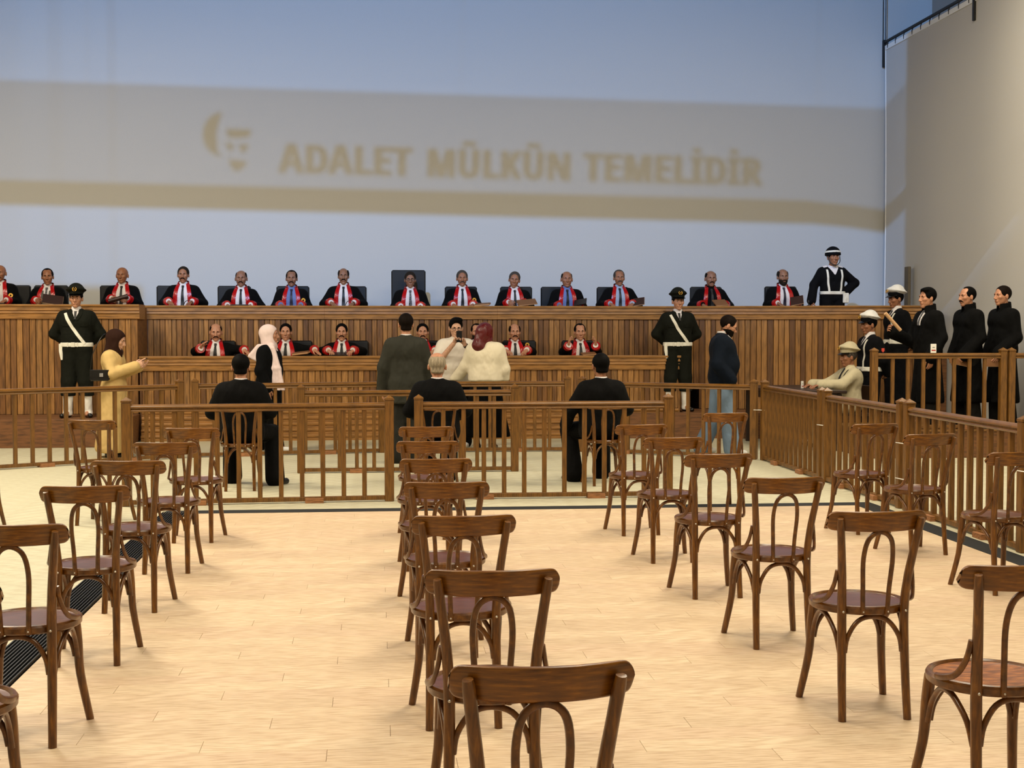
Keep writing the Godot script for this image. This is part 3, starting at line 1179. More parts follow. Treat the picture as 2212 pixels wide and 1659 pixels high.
# ------------------------------------------------------------------ railings
func railing(a: Vector3, b: Vector3, label: String, h := 0.93, gap := 0.197) -> Node3D:
	var d := b - a
	var length := Vector2(d.x, d.z).length()
	var t := thing("railing", label, "railing", a, atan2(-d.z, d.x), "wooden railings of the court")
	if not cache.has("post%.2f" % h):
		var p := Geo.new()
		p.bevel_box(Vector3(0, h / 2 + 0.01, 0), Vector3(0.085, h + 0.02, 0.085), 0.007)
		var s := 0.046
		var y := h + 0.02
		p.bevel_box(Vector3(0, y + 0.008, 0), Vector3(0.092, 0.018, 0.092), 0.004)
		for k in 4:
			var q := [Vector3(-s, 0, -s), Vector3(s, 0, -s), Vector3(s, 0, s), Vector3(-s, 0, s)]
			p.tri(q[k] + Vector3.UP * (y + 0.017), q[(k + 1) % 4] + Vector3.UP * (y + 0.017), Vector3(0, y + 0.05, 0))
		cache["post%.2f" % h] = p.commit()
		var s2 := Geo.new()
		s2.bevel_box(Vector3(0, (h - 0.02) / 2, 0), Vector3(0.042, h - 0.06, 0.042), 0.003)
		cache["bal%.2f" % h] = s2.commit()
		var f := Geo.new()
		f.bevel_box(Vector3(0, 0.022, 0), Vector3(0.17, 0.044, 0.13), 0.003)
		cache["foot"] = f.commit()
	for x in [0.045, length - 0.045]:
		part(t, "post", cache["post%.2f" % h], mats["rail_post"]).position.x = x
	var g := Geo.new()
	var x0 := 0.0875
	var x1 := length - 0.0875
	g.extrude(half_round(0.034, 0.030, -0.030), Vector3(x0, h, 0), Vector3(x1, h, 0), Vector3(0, 0, 1), Vector3.UP)
	var r := part(t, "top_rail", g, mats["rail_bar"])
	g = Geo.new()
	g.box(Vector3(length / 2, h - 0.037, 0), Vector3(x1 - x0, 0.016, 0.040))
	part(r, "neck_strip", g, mats["rail_post"])
	g = Geo.new()
	g.extrude(half_round(0.031, 0.018, -0.024), Vector3(x0, h - 0.042, 0), Vector3(x1, h - 0.042, 0), Vector3(0, 0, 1), Vector3.UP)
	part(r, "under_rail", g, mats["rail_bar"])
	g = Geo.new()
	g.bevel_box(Vector3(length / 2, 0.035, 0), Vector3(length - 0.175, 0.04, 0.05), 0.004)
	part(t, "bottom_rail", g, mats["rail_post"])
	var n := maxi(2, roundi((length - 0.17) / gap))
	for k in range(1, n):
		part(t, "baluster", cache["bal%.2f" % h], mats["rail_post"]).position = Vector3(0.085 + (length - 0.17) * k / n, 0.02, 0)
	for x in [length * 0.27, length * 0.70]:
		part(t, "foot_block", cache["foot"], mats["rail_foot"]).position.x = x
	return t


func half_round(half: float, rise: float, low: float) -> PackedVector2Array:
	# a moulding rounded over its top: half width, height of the rounding, underside
	var out := PackedVector2Array()
	for k in 11:
		var a := PI * k / 10.0
		out.append(Vector2(cos(a) * half, sin(a) * rise - rise))
	out.append(Vector2(-half * 0.92, low - 0.004))
	out.append(Vector2(half * 0.92, low - 0.004))
	return out


func zip_tie(at: Vector3, turn: float, label: String, wide := 0.20, deep := 0.10) -> void:
	var t := thing("cable_tie", label, "cable tie", at, turn, "white cable ties on the railing posts")
	var g := Geo.new()
	var w := wide / 2
	var d := deep / 2
	g.tube([Vector3(-w, 0, d), Vector3(w, -0.006, d), Vector3(w, -0.006, -d), Vector3(-w, 0, -d), Vector3(-w, 0, d)], [0.0045], 6)
	part(t, "strap", g, mats["tie_plastic"])
	g = Geo.new()
	g.bevel_box(Vector3(w, -0.006, d), Vector3(0.016, 0.012, 0.012), 0.002)
	part(t, "lock", g, mats["tie_plastic"])


func build_railings() -> void:
	railing(Vector3(-2.31, 0, -12.90), Vector3(0.165, 0, -13.07), "front railing on the left, before the seated man nearest the pink scarf")
	railing(Vector3(0.355, 0, -13.16), Vector3(2.84, 0, -13.13), "front railing on the right, before the white-haired seated man")
	railing(Vector3(-0.885, 0, -15.70), Vector3(1.61, 0, -15.67), "middle railing crossing in front of the standing man in charcoal grey")
	railing(Vector3(-4.40, 0, -16.36), Vector3(-2.41, 0, -17.70), "slanting railing on the far left, before the woman in cream")
	railing(Vector3(-6.55, 0, -15.3), Vector3(-4.46, 0, -16.33), "railing at the left edge, only its end post in view")
	railing(Vector3(-2.31, 0, -17.74), Vector3(0.12, 0, -18.22), "far railing before the woman in the pink scarf")
	railing(Vector3(0.22, 0, -18.22), Vector3(2.56, 0, -18.16), "far railing before the woman in the red scarf")
	railing(Vector3(2.66, 0, -18.12), Vector3(4.70, 0, -16.80), "far railing before the man in jeans")
	railing(Vector3(4.755, 0, -16.72), Vector3(4.745, 0, -14.40), "side railing on the right, farthest panel, before the cream officer's table", 0.93, 0.185)
	railing(Vector3(4.74, 0, -14.30), Vector3(4.715, 0, -12.05), "side railing on the right, middle panel", 0.93, 0.185)
	railing(Vector3(4.71, 0, -11.95), Vector3(4.66, 0, -9.55), "side railing on the right, panel nearest the camera", 0.93, 0.185)
	var dock := railing(Vector3(6.16, 0.355, -16.86), Vector3(7.93, 0.355, -16.86), "dock railing on the platform before the three cloaked figures", 0.96, 0.2)
	dock = railing(Vector3(7.95, 0.355, -16.86), Vector3(8.58, 0.355, -16.86), "short end of the dock railing at the right edge", 0.96, 0.2)
	zip_tie(Vector3(-2.36, 0.60, -17.70), 0.35, "white cable tie round the double post behind the left seated man")
	zip_tie(Vector3(4.73, 0.62, -16.74), 1.0, "white cable tie at the corner post behind the jeans man's chair", 0.16, 0.14)
	zip_tie(Vector3(4.745, 0.60, -14.35), PI / 2, "white cable tie round the second double post of the side railing")
	zip_tie(Vector3(4.715, 0.60, -12.0), PI / 2, "upper white cable tie on the third double post of the side railing")
	zip_tie(Vector3(4.715, 0.28, -12.0), PI / 2, "lower white cable tie on the third double post of the side railing")
	zip_tie(Vector3(-4.43, 0.62, -16.34), 0.5, "white cable tie at the left edge of the picture")
	zip_tie(Vector3(4.66, 0.60, -9.53), PI / 2, "white cable tie at the right edge, on the nearest side railing post")


# ------------------------------------------------------------------ bentwood chairs; the sitter faces -z
func make_chair(label: String) -> Node3D:
	var t := thing("bentwood_chair", label, "chair", Vector3.ZERO, 0.0, "bentwood chairs in the hall")
	var lvl: Material = mats["chair_level"]
	var upr: Material = mats["chair_upright"]
	var bent: Material = mats["chair_bent"]
	# seat: a bent rim with a lower panel let in
	var g := Geo.new()
	g.lathe([Vector2(0.165, 0.436), Vector2(0.196, 0.436), Vector2(0.203, 0.442), Vector2(0.205, 0.462), Vector2(0.200, 0.470), Vector2(0.188, 0.472), Vector2(0.181, 0.466), Vector2(0.178, 0.462)], 40, Vector3(0, 0, -0.005))
	var seat := part(t, "seat", g, bent)
	g = Geo.new()
	g.lathe([Vector2(0.0, 0.448), Vector2(0.182, 0.448), Vector2(0.182, 0.464), Vector2(0.12, 0.461), Vector2(0.0, 0.459)], 40, Vector3(0, 0, -0.005))
	part(seat, "seat_panel", g, mats["seat_panel"], "dark reddish seat panel")
	# rear posts from floor to crest
	for s in [-1.0, 1.0]:
		g = Geo.new()
		g.tube(curve([Vector3(0.140 * s, 0, 0.205), Vector3(0.136 * s, 0.22, 0.182), Vector3(0.134 * s, 0.45, 0.172), Vector3(0.142 * s, 0.60, 0.192), Vector3(0.158 * s, 0.74, 0.226), Vector3(0.172 * s, 0.848, 0.252)], 4), [0.0165, 0.0165, 0.017, 0.0175, 0.018, 0.0185, 0.019, 0.019, 0.019, 0.019, 0.0185, 0.018, 0.018, 0.0175, 0.017, 0.0165, 0.016, 0.016, 0.016, 0.0155, 0.013], 10, 1.0)
		part(t, "rear_post", g, upr)
		g = Geo.new()
		g.tube(curve([Vector3(0.150 * s, 0.440, -0.125), Vector3(0.158 * s, 0.34, -0.135), Vector3(0.165 * s, 0.20, -0.148), Vector3(0.192 * s, 0, -0.192)], 4), [0.0205, 0.0205, 0.0205, 0.020, 0.0195, 0.019, 0.0185, 0.018, 0.0175, 0.017, 0.0165, 0.016, 0.0155], 10)
		part(t, "leg", g, upr)
		# hip bracket from post down onto the seat's side
		g = Geo.new()
		g.tube(curve([Vector3(0.160 * s, 0.625, 0.186), Vector3(0.170 * s, 0.56, 0.172), Vector3(0.185 * s, 0.505, 0.135), Vector3(0.200 * s, 0.482, 0.078), Vector3(0.203 * s, 0.474, 0.030)], 4), [0.012], 8, 0.7, Vector3(1, 0, 0))
		part(t, "hip_bracket", g, bent)
		# side brace
		g = Geo.new()
		g.tube(curve([Vector3(0.140 * s, 0.275, 0.165), Vector3(0.147 * s, 0.35, 0.135), Vector3(0.158 * s, 0.410, 0.070), Vector3(0.163 * s, 0.424, 0.02), Vector3(0.160 * s, 0.410, -0.035), Vector3(0.157 * s, 0.35, -0.098), Vector3(0.160 * s, 0.275, -0.122)], 4), [0.0105], 8)
		part(t, "side_brace", g, bent)
		g = Geo.new()
		g.sphere(Vector3(0.134 * s, 0.452, 0.1915), 0.0055, 8)
		part(t, "screw", g, mats["screw"])
		g = Geo.new()
		g.sphere(Vector3(0.053 * s, 0.452, 0.205), 0.004, 6)
		part(t, "screw", g, mats["screw"])
	# braces between the rear posts and between the front legs
	g = Geo.new()
	g.tube(curve([Vector3(-0.122, 0.28, 0.178), Vector3(-0.110, 0.345, 0.178), Vector3(-0.065, 0.408, 0.172), Vector3(0, 0.426, 0.168), Vector3(0.065, 0.408, 0.172), Vector3(0.110, 0.345, 0.178), Vector3(0.122, 0.28, 0.178)], 4), [0.0105], 8)
	part(t, "rear_brace", g, bent)
	g = Geo.new()
	g.tube(curve([Vector3(-0.148, 0.28, -0.128), Vector3(-0.130, 0.345, -0.130), Vector3(-0.075, 0.410, -0.130), Vector3(0, 0.427, -0.130), Vector3(0.075, 0.410, -0.130), Vector3(0.130, 0.345, -0.130), Vector3(0.148, 0.28, -0.128)], 4), [0.0105], 8)
	part(t, "front_brace", g, bent)
	# hoop in the back
	g = Geo.new()
	g.tube(curve([Vector3(-0.052, 0.440, 0.194), Vector3(-0.056, 0.55, 0.202), Vector3(-0.062, 0.68, 0.222), Vector3(-0.046, 0.762, 0.242), Vector3(0, 0.790, 0.250), Vector3(0.046, 0.762, 0.242), Vector3(0.062, 0.68, 0.222), Vector3(0.056, 0.55, 0.202), Vector3(0.052, 0.440, 0.194)], 5), [0.0105], 8)
	part(t, "hoop", g, bent)
	# crest rail: a bowed board with rounded shoulders
	g = Geo.new()
	var cols := 36
	var half := 0.211
	var grid := []
	for c in cols + 1:
		var u := sin((-1.0 + 2.0 * c / cols) * PI / 2)
		var x := u * half
		var round_off := pow(absf(u), 14.0)
		var rise := 0.010 * (1.0 - u * u)
		var hi := 0.874 + rise * 0.2 - 0.030 * pow(absf(u), 22.0)
		var lo := 0.795 + 0.004 * (1.0 - u * u) * -1.0 + 0.022 * pow(absf(u), 30.0)
		var z := 0.264 - 0.064 * u * u
		var tilt := 0.018
		var nn := Vector3(0.080 * u / half * 0.5, -0.22, 1.0).normalized()
		grid.append([Vector3(x, lo, z - tilt * 0.5), Vector3(x, lo + 0.006, z - tilt * 0.5 + 0.005), Vector3(x, (lo + hi) / 2, z + 0.006), Vector3(x, hi - 0.006, z + tilt * 0.5 + 0.005), Vector3(x, hi, z + tilt * 0.5), Vector3(x, hi, z + tilt * 0.5 - 0.008), Vector3(x, hi - 0.005, z + tilt * 0.5 - 0.014), Vector3(x, (lo + hi) / 2, z - 0.013), Vector3(x, lo + 0.005, z - tilt * 0.5 - 0.013), Vector3(x, lo, z - tilt * 0.5 - 0.008)])
	var base := g.v.size()
	var ring := 10
	for c in cols + 1:
		for k in ring:
			var p: Vector3 = grid[c][k]
			var q: Vector3 = grid[c][(k + 1) % ring]
			var o: Vector3 = grid[c][(k + ring - 1) % ring]
			var along: Vector3 = grid[mini(c + 1, cols)][k] - grid[maxi(c - 1, 0)][k]
			g.v.append(p)
			g.n.append(along.cross(q - o).normalized() * -1.0)
	for c in cols:
		for k in ring:
			var a := base + c * ring + k
			var b := base + c * ring + (k + 1) % ring
			g.i.append_array(PackedInt32Array([a, b, b + ring, a, b + ring, a + ring]))
	for e in [0, cols]:
		var s := g.v.size()
		for k in ring:
			g.v.append(grid[e][k])
			g.n.append(Vector3(-1 if e == 0 else 1, 0, 0))
		for k in range(1, ring - 1):
			g.face3(s, s + k, s + k + 1)
	var fix := Vector3.ZERO
	for k in g.v.size():
		fix = g.v[k] - Vector3(g.v[k].x, 0.834, 0.262 - 1.44 * g.v[k].x * g.v[k].x)
		if g.n[k].dot(fix) < 0 and absf(g.n[k].x) < 0.9:
			g.n[k] = -g.n[k]
	part(t, "crest_rail", g, lvl)
	return t


func build_chairs() -> void:
	var first := make_chair("bentwood chair nearest the camera, its crest filling the lower middle")
	first.position = Vector3(0.365, 0, -3.28)
	first.rotation.y = 0.02
	var nth := ["first", "second", "third", "fourth", "fifth", "sixth", "seventh"]
	var center := [[0.365, -4.50, -0.03], [0.345, -5.76, 0.02], [0.345, -6.98, -0.02], [0.335, -8.20, 0.03], [0.345, -9.45, -0.02], [0.375, -10.82, 0.02]]
	for k in center.size():
		var c: Array = center[k]
		copy(first, "bentwood chair, %s from the front in the centre column" % nth[k + 1], Vector3(c[0], 0, c[1]), c[2])
	var left := [[-1.325, -4.42, 0.03], [-1.385, -5.67, -0.03], [-1.39, -6.98, 0.02], [-1.40, -8.24, -0.02], [-1.39, -9.51, 0.02], [-1.38, -10.84, -0.03]]
	for k in left.size():
		var c: Array = left[k]
		copy(first, "bentwood chair, %s from the front in the column beside the floor grille" % nth[k], Vector3(c[0], 0, c[1]), c[2])
	var right := [[2.04, -4.43, 0.05], [2.045, -5.72, 0.02], [2.04, -7.02, 0.04], [2.025, -8.33, 0.06], [2.03, -9.60, 0.04], [2.045, -10.88, 0.08]]
	for k in right.size():
		var c: Array = right[k]
		var o := copy(first, "bentwood chair, %s from the front in the column right of centre" % nth[k], Vector3(c[0], 0, c[1]), c[2])
		if k == 0:
			(o.get_node("seat/seat_panel") as MeshInstance3D).material_override = mats["seat_panel_bare"]
			o.get_node("seat/seat_panel").set_meta("label", "worn orange seat panel")
	copy(first, "bentwood chair by itself, left of the front railing's end post", Vector3(-2.27, 0, -11.84), -0.25)
	copy(first, "bentwood chair at the left edge, only a leg and the seat edge in view", Vector3(-3.27, 0, -11.60), -0.1)
	copy(first, "bentwood chair in front of the man in jeans, behind the right column", Vector3(3.07, 0, -12.28), 0.10)
	copy(first, "angled bentwood chair by the side railing, farthest of three there", Vector3(3.86, 0, -10.78), 0.22)
	copy(first, "angled bentwood chair by the side railing, middle of three there", Vector3(3.88, 0, -9.72), 0.20)
	copy(first, "angled bentwood chair by the side railing, cut by the right edge", Vector3(3.84, 0, -8.28), 0.18)
	# chairs the three men sit on
	copy(first, "bentwood chair under the seated man left of the pink scarf", Vector3(-1.36, 0, -14.20), 0.03)
	copy(first, "bentwood chair under the white-haired seated man", Vector3(0.64, 0, -14.25), -0.06)
	copy(first, "bentwood chair under the dark-haired man seated on the right", Vector3(2.36, 0, -14.30), 0.05)


# ------------------------------------------------------------------ people: local +z is forward, the origin on the ground below the hips
func head_shape(kind: String) -> Array:
	var key := "head_" + kind
	if cache.has(key):
		return cache[key]
	var w := 1.0
	var jaw := 1.0
	var long := 1.0
	if kind == "round":
		w = 1.07
		jaw = 1.08
	elif kind == "long":
		w = 0.95
		long = 1.06
	elif kind == "woman":
		w = 0.94
		jaw = 0.90
	var p := [
		ell(Vector3(0, 0.032, -0.012), Vector3(0.077 * w, 0.087, 0.097), 0.02),
		ell(Vector3(0, -0.034 * long, 0.020), Vector3(0.061 * jaw, 0.082 * long, 0.070), 0.035),
		ell(Vector3(0, -0.097 * long, 0.060), Vector3(0.028 * jaw, 0.020, 0.024), 0.02),
		cap(Vector3(-0.040, 0.024, 0.073), Vector3(0.040, 0.024, 0.073), 0.013, 0.013, 0.016),
		ell(Vector3(0.043, -0.016, 0.060), Vector3(0.022, 0.020, 0.022), 0.02),
		ell(Vector3(-0.043, -0.016, 0.060), Vector3(0.022, 0.020, 0.022), 0.02),
		ell(Vector3(0.032, 0.004, 0.094), Vector3(0.019, 0.012, 0.015), 0.012, true),
		ell(Vector3(-0.032, 0.004, 0.094), Vector3(0.019, 0.012, 0.015), 0.012, true),
		cap(Vector3(0, 0.016, 0.086), Vector3(0, -0.030, 0.107), 0.0085, 0.0135, 0.010),
		cap(Vector3(-0.011, -0.034, 0.095), Vector3(0.011, -0.034, 0.095), 0.0095, 0.0095, 0.008),
		cap(Vector3(-0.018, -0.059, 0.084), Vector3(0.018, -0.059, 0.084), 0.0085, 0.0085, 0.010),
		cap(Vector3(-0.016, -0.071, 0.082), Vector3(0.016, -0.071, 0.082), 0.0085, 0.0085, 0.006),
		ell(Vector3(0.079 * w, -0.006, -0.012), Vector3(0.010, 0.031, 0.019), 0.008),
		ell(Vector3(-0.079 * w, -0.006, -0.012), Vector3(0.010, 0.031, 0.019), 0.008),
	]
	cache[key] = nets(p, 0.0055)
	return cache[key]


func hair_shape(kind: String) -> Array:
	var key := "hair_" + kind
	if cache.has(key):
		return cache[key]
	var p := [ell(Vector3(0, 0.036, -0.018), Vector3(0.0855, 0.094, 0.103), 0.02)]
	if kind == "thick":
		p = [ell(Vector3(0, 0.044, -0.014), Vector3(0.0900, 0.100, 0.108), 0.02), ell(Vector3(0.02, 0.112, 0.045), Vector3(0.062, 0.034, 0.05), 0.03)]
	if kind == "side_part":
		p = [ell(Vector3(0, 0.040, -0.016), Vector3(0.0880, 0.098, 0.106), 0.02), ell(Vector3(0.022, 0.098, 0.050), Vector3(0.058, 0.024, 0.045), 0.03)]
	if kind == "nape":
		p.append(ell(Vector3(0, -0.045, -0.055), Vector3(0.062, 0.055, 0.048), 0.02))
	# free the face, the neck and what lies below the ears
	var brow := {"full": 0.088, "thick": 0.082, "side_part": 0.084, "receding": 0.118, "fringe": 0.150, "short": 0.092, "nape": 0.084, "mop": 0.072}[kind] as float
	p.append(ell(Vector3(0, brow - 0.125, 0.092), Vector3(0.072, 0.125, 0.082), 0.014, true))
	if kind in ["full", "short", "side_part", "thick", "nape", "mop"]:
		p.append(ell(Vector3(0, brow - 0.052, 0.112), Vector3(0.084, 0.054, 0.070), 0.010, true))
	if kind == "receding":
		for s in [-1.0, 1.0]:
			p.append(ell(Vector3(0.046 * s, 0.098, 0.070), Vector3(0.032, 0.045, 0.050), 0.014, true))
	if kind == "fringe":
		p.append(ell(Vector3(0, 0.120, 0.012), Vector3(0.070, 0.066, 0.116), 0.012, true))
	p.append(block(Vector3(0, -0.155, 0.045), Vector3(0.2, 0.14, 0.085), 0.02))
	p.append(block(Vector3(0, -0.22, -0.06), Vector3(0.2, 0.15, 0.2), 0.02))
	for s in [-1.0, 1.0]:
		p.append(ell(Vector3(0.088 * s, -0.010, -0.008), Vector3(0.018, 0.034, 0.022), 0.008, true))
	cache[key] = nets(p, 0.0065)
	return cache[key]


func hand_shape(kind: String) -> Array:
	# right hand hanging: wrist at the origin, fingers towards -y, palm facing +x (inwards to the left), thumb forward +z
	var key := "hand_" + kind
	if cache.has(key):
		return cache[key]
	var curl: float = {"relaxed": 0.42, "flat": 0.10, "grip": 1.05, "point": 0.95}[kind]
	var p := [cap(Vector3(0, 0.03, 0), Vector3(0, -0.02, 0), 0.026, 0.025, 0.02), ell(Vector3(0, -0.055, 0.0), Vector3(0.016, 0.046, 0.041), 0.02)]
	var lengths := [0.070, 0.078, 0.073, 0.058]
	for f in 4:
		var z := 0.030 - 0.0195 * f
		var at := Vector3(0.002, -0.090 + absf(f - 1.2) * 0.004, z)
		var bend := curl * (0.9 + 0.12 * f)
		if kind == "point" and f == 0:
			bend = 0.05
		var ang := bend * 0.55
		p.append(cap(Vector3(0, -0.055, z * 0.8), at, 0.0125, 0.0095, 0.008))
		var seg: float = lengths[f] / 2.6
		for s in 3:
			var to := at + Vector3(sin(ang), -cos(ang), -0.05 * (f - 1.2)) * seg * (1.0 - 0.12 * s)
			p.append(cap(at, to, 0.0092 - 0.0006 * s, 0.0086 - 0.0008 * s, 0.003))
			at = to
			ang += bend * 0.75
	var th := 0.35 + curl * 0.5
	p.append(cap(Vector3(0.004, -0.022, 0.026), Vector3(0.014, -0.052, 0.050), 0.0155, 0.0115, 0.010))
	p.append(cap(Vector3(0.014, -0.052, 0.050), Vector3(0.014 + 0.03 * th, -0.080, 0.054), 0.0112, 0.0100, 0.004))
	p.append(cap(Vector3(0.014 + 0.03 * th, -0.080, 0.054), Vector3(0.018 + 0.05 * th, -0.102, 0.050 - 0.012 * th), 0.0100, 0.0080, 0.004))
	cache[key] = nets(p, 0.0042)
	return cache[key]


func hand_place(wrist: Vector3, towards: Vector3, palm: Vector3, right: bool) -> Transform3D:
	var y := -towards.normalized()
	var x := (palm - y * palm.dot(y)).normalized()
	var z := x.cross(y)
	if right:
		return Transform3D(Basis(x, y, z), wrist)
	return Transform3D(Basis(x, y, -z), wrist)


func standing(h := 1.75) -> Dictionary:
	var s := h / 1.75
	var j := {"s": s, "neck": Vector3(0, 1.475, -0.015), "head": Vector3(0, 1.625, 0.015), "pelvis": Vector3(0, 0.95, 0)}
	for e in [["r", -1.0], ["l", 1.0]]:
		var x: float = e[1]
		j["shoulder_" + e[0]] = Vector3(0.178 * x, 1.385, -0.015)
		j["elbow_" + e[0]] = Vector3(0.245 * x, 1.14, -0.04)
		j["wrist_" + e[0]] = Vector3(0.250 * x, 0.89, 0.03)
		j["hip_" + e[0]] = Vector3(0.090 * x, 0.92, 0)
		j["knee_" + e[0]] = Vector3(0.105 * x, 0.50, 0.015)
		j["ankle_" + e[0]] = Vector3(0.110 * x, 0.085, -0.02)
		j["fingers_" + e[0]] = Vector3(0, -1, 0.08)
		j["palm_" + e[0]] = Vector3(-x, 0, 0)
		j["toe_" + e[0]] = Vector3(0.12 * x, 0, 1)
	if s != 1.0:
		for k in j:
			if j[k] is Vector3 and not (k.begins_with("fingers") or k.begins_with("palm") or k.begins_with("toe")):
				j[k] *= s
	return j


func seated(seat := 0.46) -> Dictionary:
	var j := standing()
	var d := Vector3(0, seat + 0.085 - 0.95, 0)
	for k in j:
		if j[k] is Vector3 and not (k.begins_with("fingers") or k.begins_with("palm") or k.begins_with("toe")):
			j[k] += d
	for e in [["r", -1.0], ["l", 1.0]]:
		var x: float = e[1]
		j["hip_" + e[0]] = Vector3(0.09 * x, seat + 0.09, 0.02)
		j["knee_" + e[0]] = Vector3(0.13 * x, seat + 0.06, 0.43)
		j["ankle_" + e[0]] = Vector3(0.12 * x, 0.085, 0.42)
	return j


func torso_prims(j: Dictionary, grow := 0.0, belly := 0.0, broad := 1.0) -> Array:
	var s: float = j["s"]
	var c: Vector3 = j["pelvis"]
	var n: Vector3 = j["neck"]
	var up := n - c
	var at := func(f: float) -> Vector3: return c + up * f
	var out := []
	var mid: Vector3 = at.call(0.80)
	out.append(cap(mid + Vector3(-0.125 * broad, 0, -0.005) * s, mid + Vector3(0.125 * broad, 0, -0.005) * s, (0.066 + grow * 0.8) * s, (0.066 + grow * 0.8) * s, 0.05))
	mid = at.call(0.93)
	for e in [-1.0, 1.0]:
		out.append(cap(mid + Vector3(0.02 * e, 0.015, -0.005) * s, mid + Vector3(0.115 * e * broad, -0.055, -0.01) * s, (0.052 + grow * 0.35) * s, (0.050 + grow * 0.6) * s, 0.05))
	mid = at.call(0.66)
	out.append(cap(mid + Vector3(-0.095 * broad, 0, 0.012) * s, mid + Vector3(0.095 * broad, 0, 0.012) * s, (0.110 + grow) * s, (0.110 + grow) * s, 0.07))
	mid = at.call(0.32)
	out.append(cap(mid + Vector3(-0.075 * broad, 0, 0.012 + belly * 0.6) * s, mid + Vector3(0.075 * broad, 0, 0.012 + belly * 0.6) * s, (0.104 + grow + belly * 0.6) * s, (0.104 + grow + belly * 0.6) * s, 0.07))
	mid = at.call(0.03)
	out.append(cap(mid + Vector3(-0.08, 0, 0) * s, mid + Vector3(0.08, 0, 0) * s, (0.110 + grow) * s, (0.110 + grow) * s, 0.07))
	return out


func arm_prims(j: Dictionary, grow := 0.0, cuff := 0.0, till := 1.0) -> Array:
	var s: float = j["s"]
	var out := []
	for e in ["r", "l"]:
		var a: Vector3 = j["shoulder_" + e]
		var b: Vector3 = j["elbow_" + e]
		var c: Vector3 = j["wrist_" + e]
		if till <= 0.5:
			out.append(cap(a, a.lerp(b, till * 2.0), (0.060 + grow) * s, (0.060 + grow + cuff) * s, 0.05))
			continue
		out.append(cap(a, b, (0.058 + grow) * s, (0.048 + grow) * s, 0.05))
		out.append(cap(b, b.lerp(c, till), (0.048 + grow) * s, (0.036 + grow + cuff) * s, 0.03))
	return out


func leg_prims(j: Dictionary, grow := 0.0, hem := 0.0) -> Array:
	var s: float = j["s"]
	var out := []
	for e in ["r", "l"]:
		var a: Vector3 = j["hip_" + e]
		var b: Vector3 = j["knee_" + e]
		var c: Vector3 = j["ankle_" + e]
		out.append(cap(a, b, (0.085 + grow) * s, (0.062 + grow) * s, 0.04))
		out.append(cap(b, c + Vector3(0, -0.01, 0), (0.062 + grow) * s, (0.046 + grow + hem) * s, 0.03))
	return out


func body_mesh(j: Dictionary, head_kind: String, turn: Vector3, hands := ["relaxed", "relaxed"], bare := false) -> Array:
	# one continuous body: trunk and limbs, with the head and hands on finer grids
	var s: float = j["s"]
	var p := torso_prims(j, -0.022)
	p.append_array(arm_prims(j, -0.004 if bare else -0.014))
	p.append_array(leg_prims(j, -0.018))
	var h: Vector3 = j["head"]
	p.append(cap(j["neck"] + Vector3(0, -0.02, 0), h + Vector3(0, -0.055, -0.022), 0.056 * s, 0.052 * s, 0.03))
	for e in ["r", "l"]:
		var a: Vector3 = j["ankle_" + e]
		p.append(cap(a, a + Vector3(0, -0.04, 0.11), 0.036, 0.028, 0.02))
	var g := Geo.new()
	g.add(nets(p, 0.016 if bare else 0.02))
	g.add(head_shape(head_kind), head_at(j, turn))
	g.add(hand_shape(hands[0]), hand_place(j["wrist_r"], j["fingers_r"], j["palm_r"], true))
	g.add(hand_shape(hands[1]), hand_place(j["wrist_l"], j["fingers_l"], j["palm_l"], false))
	return g.arrays()


func head_at(j: Dictionary, turn: Vector3) -> Transform3D:
	return Transform3D(Basis.from_euler(turn).scaled(Vector3.ONE * 1.07), j["head"])


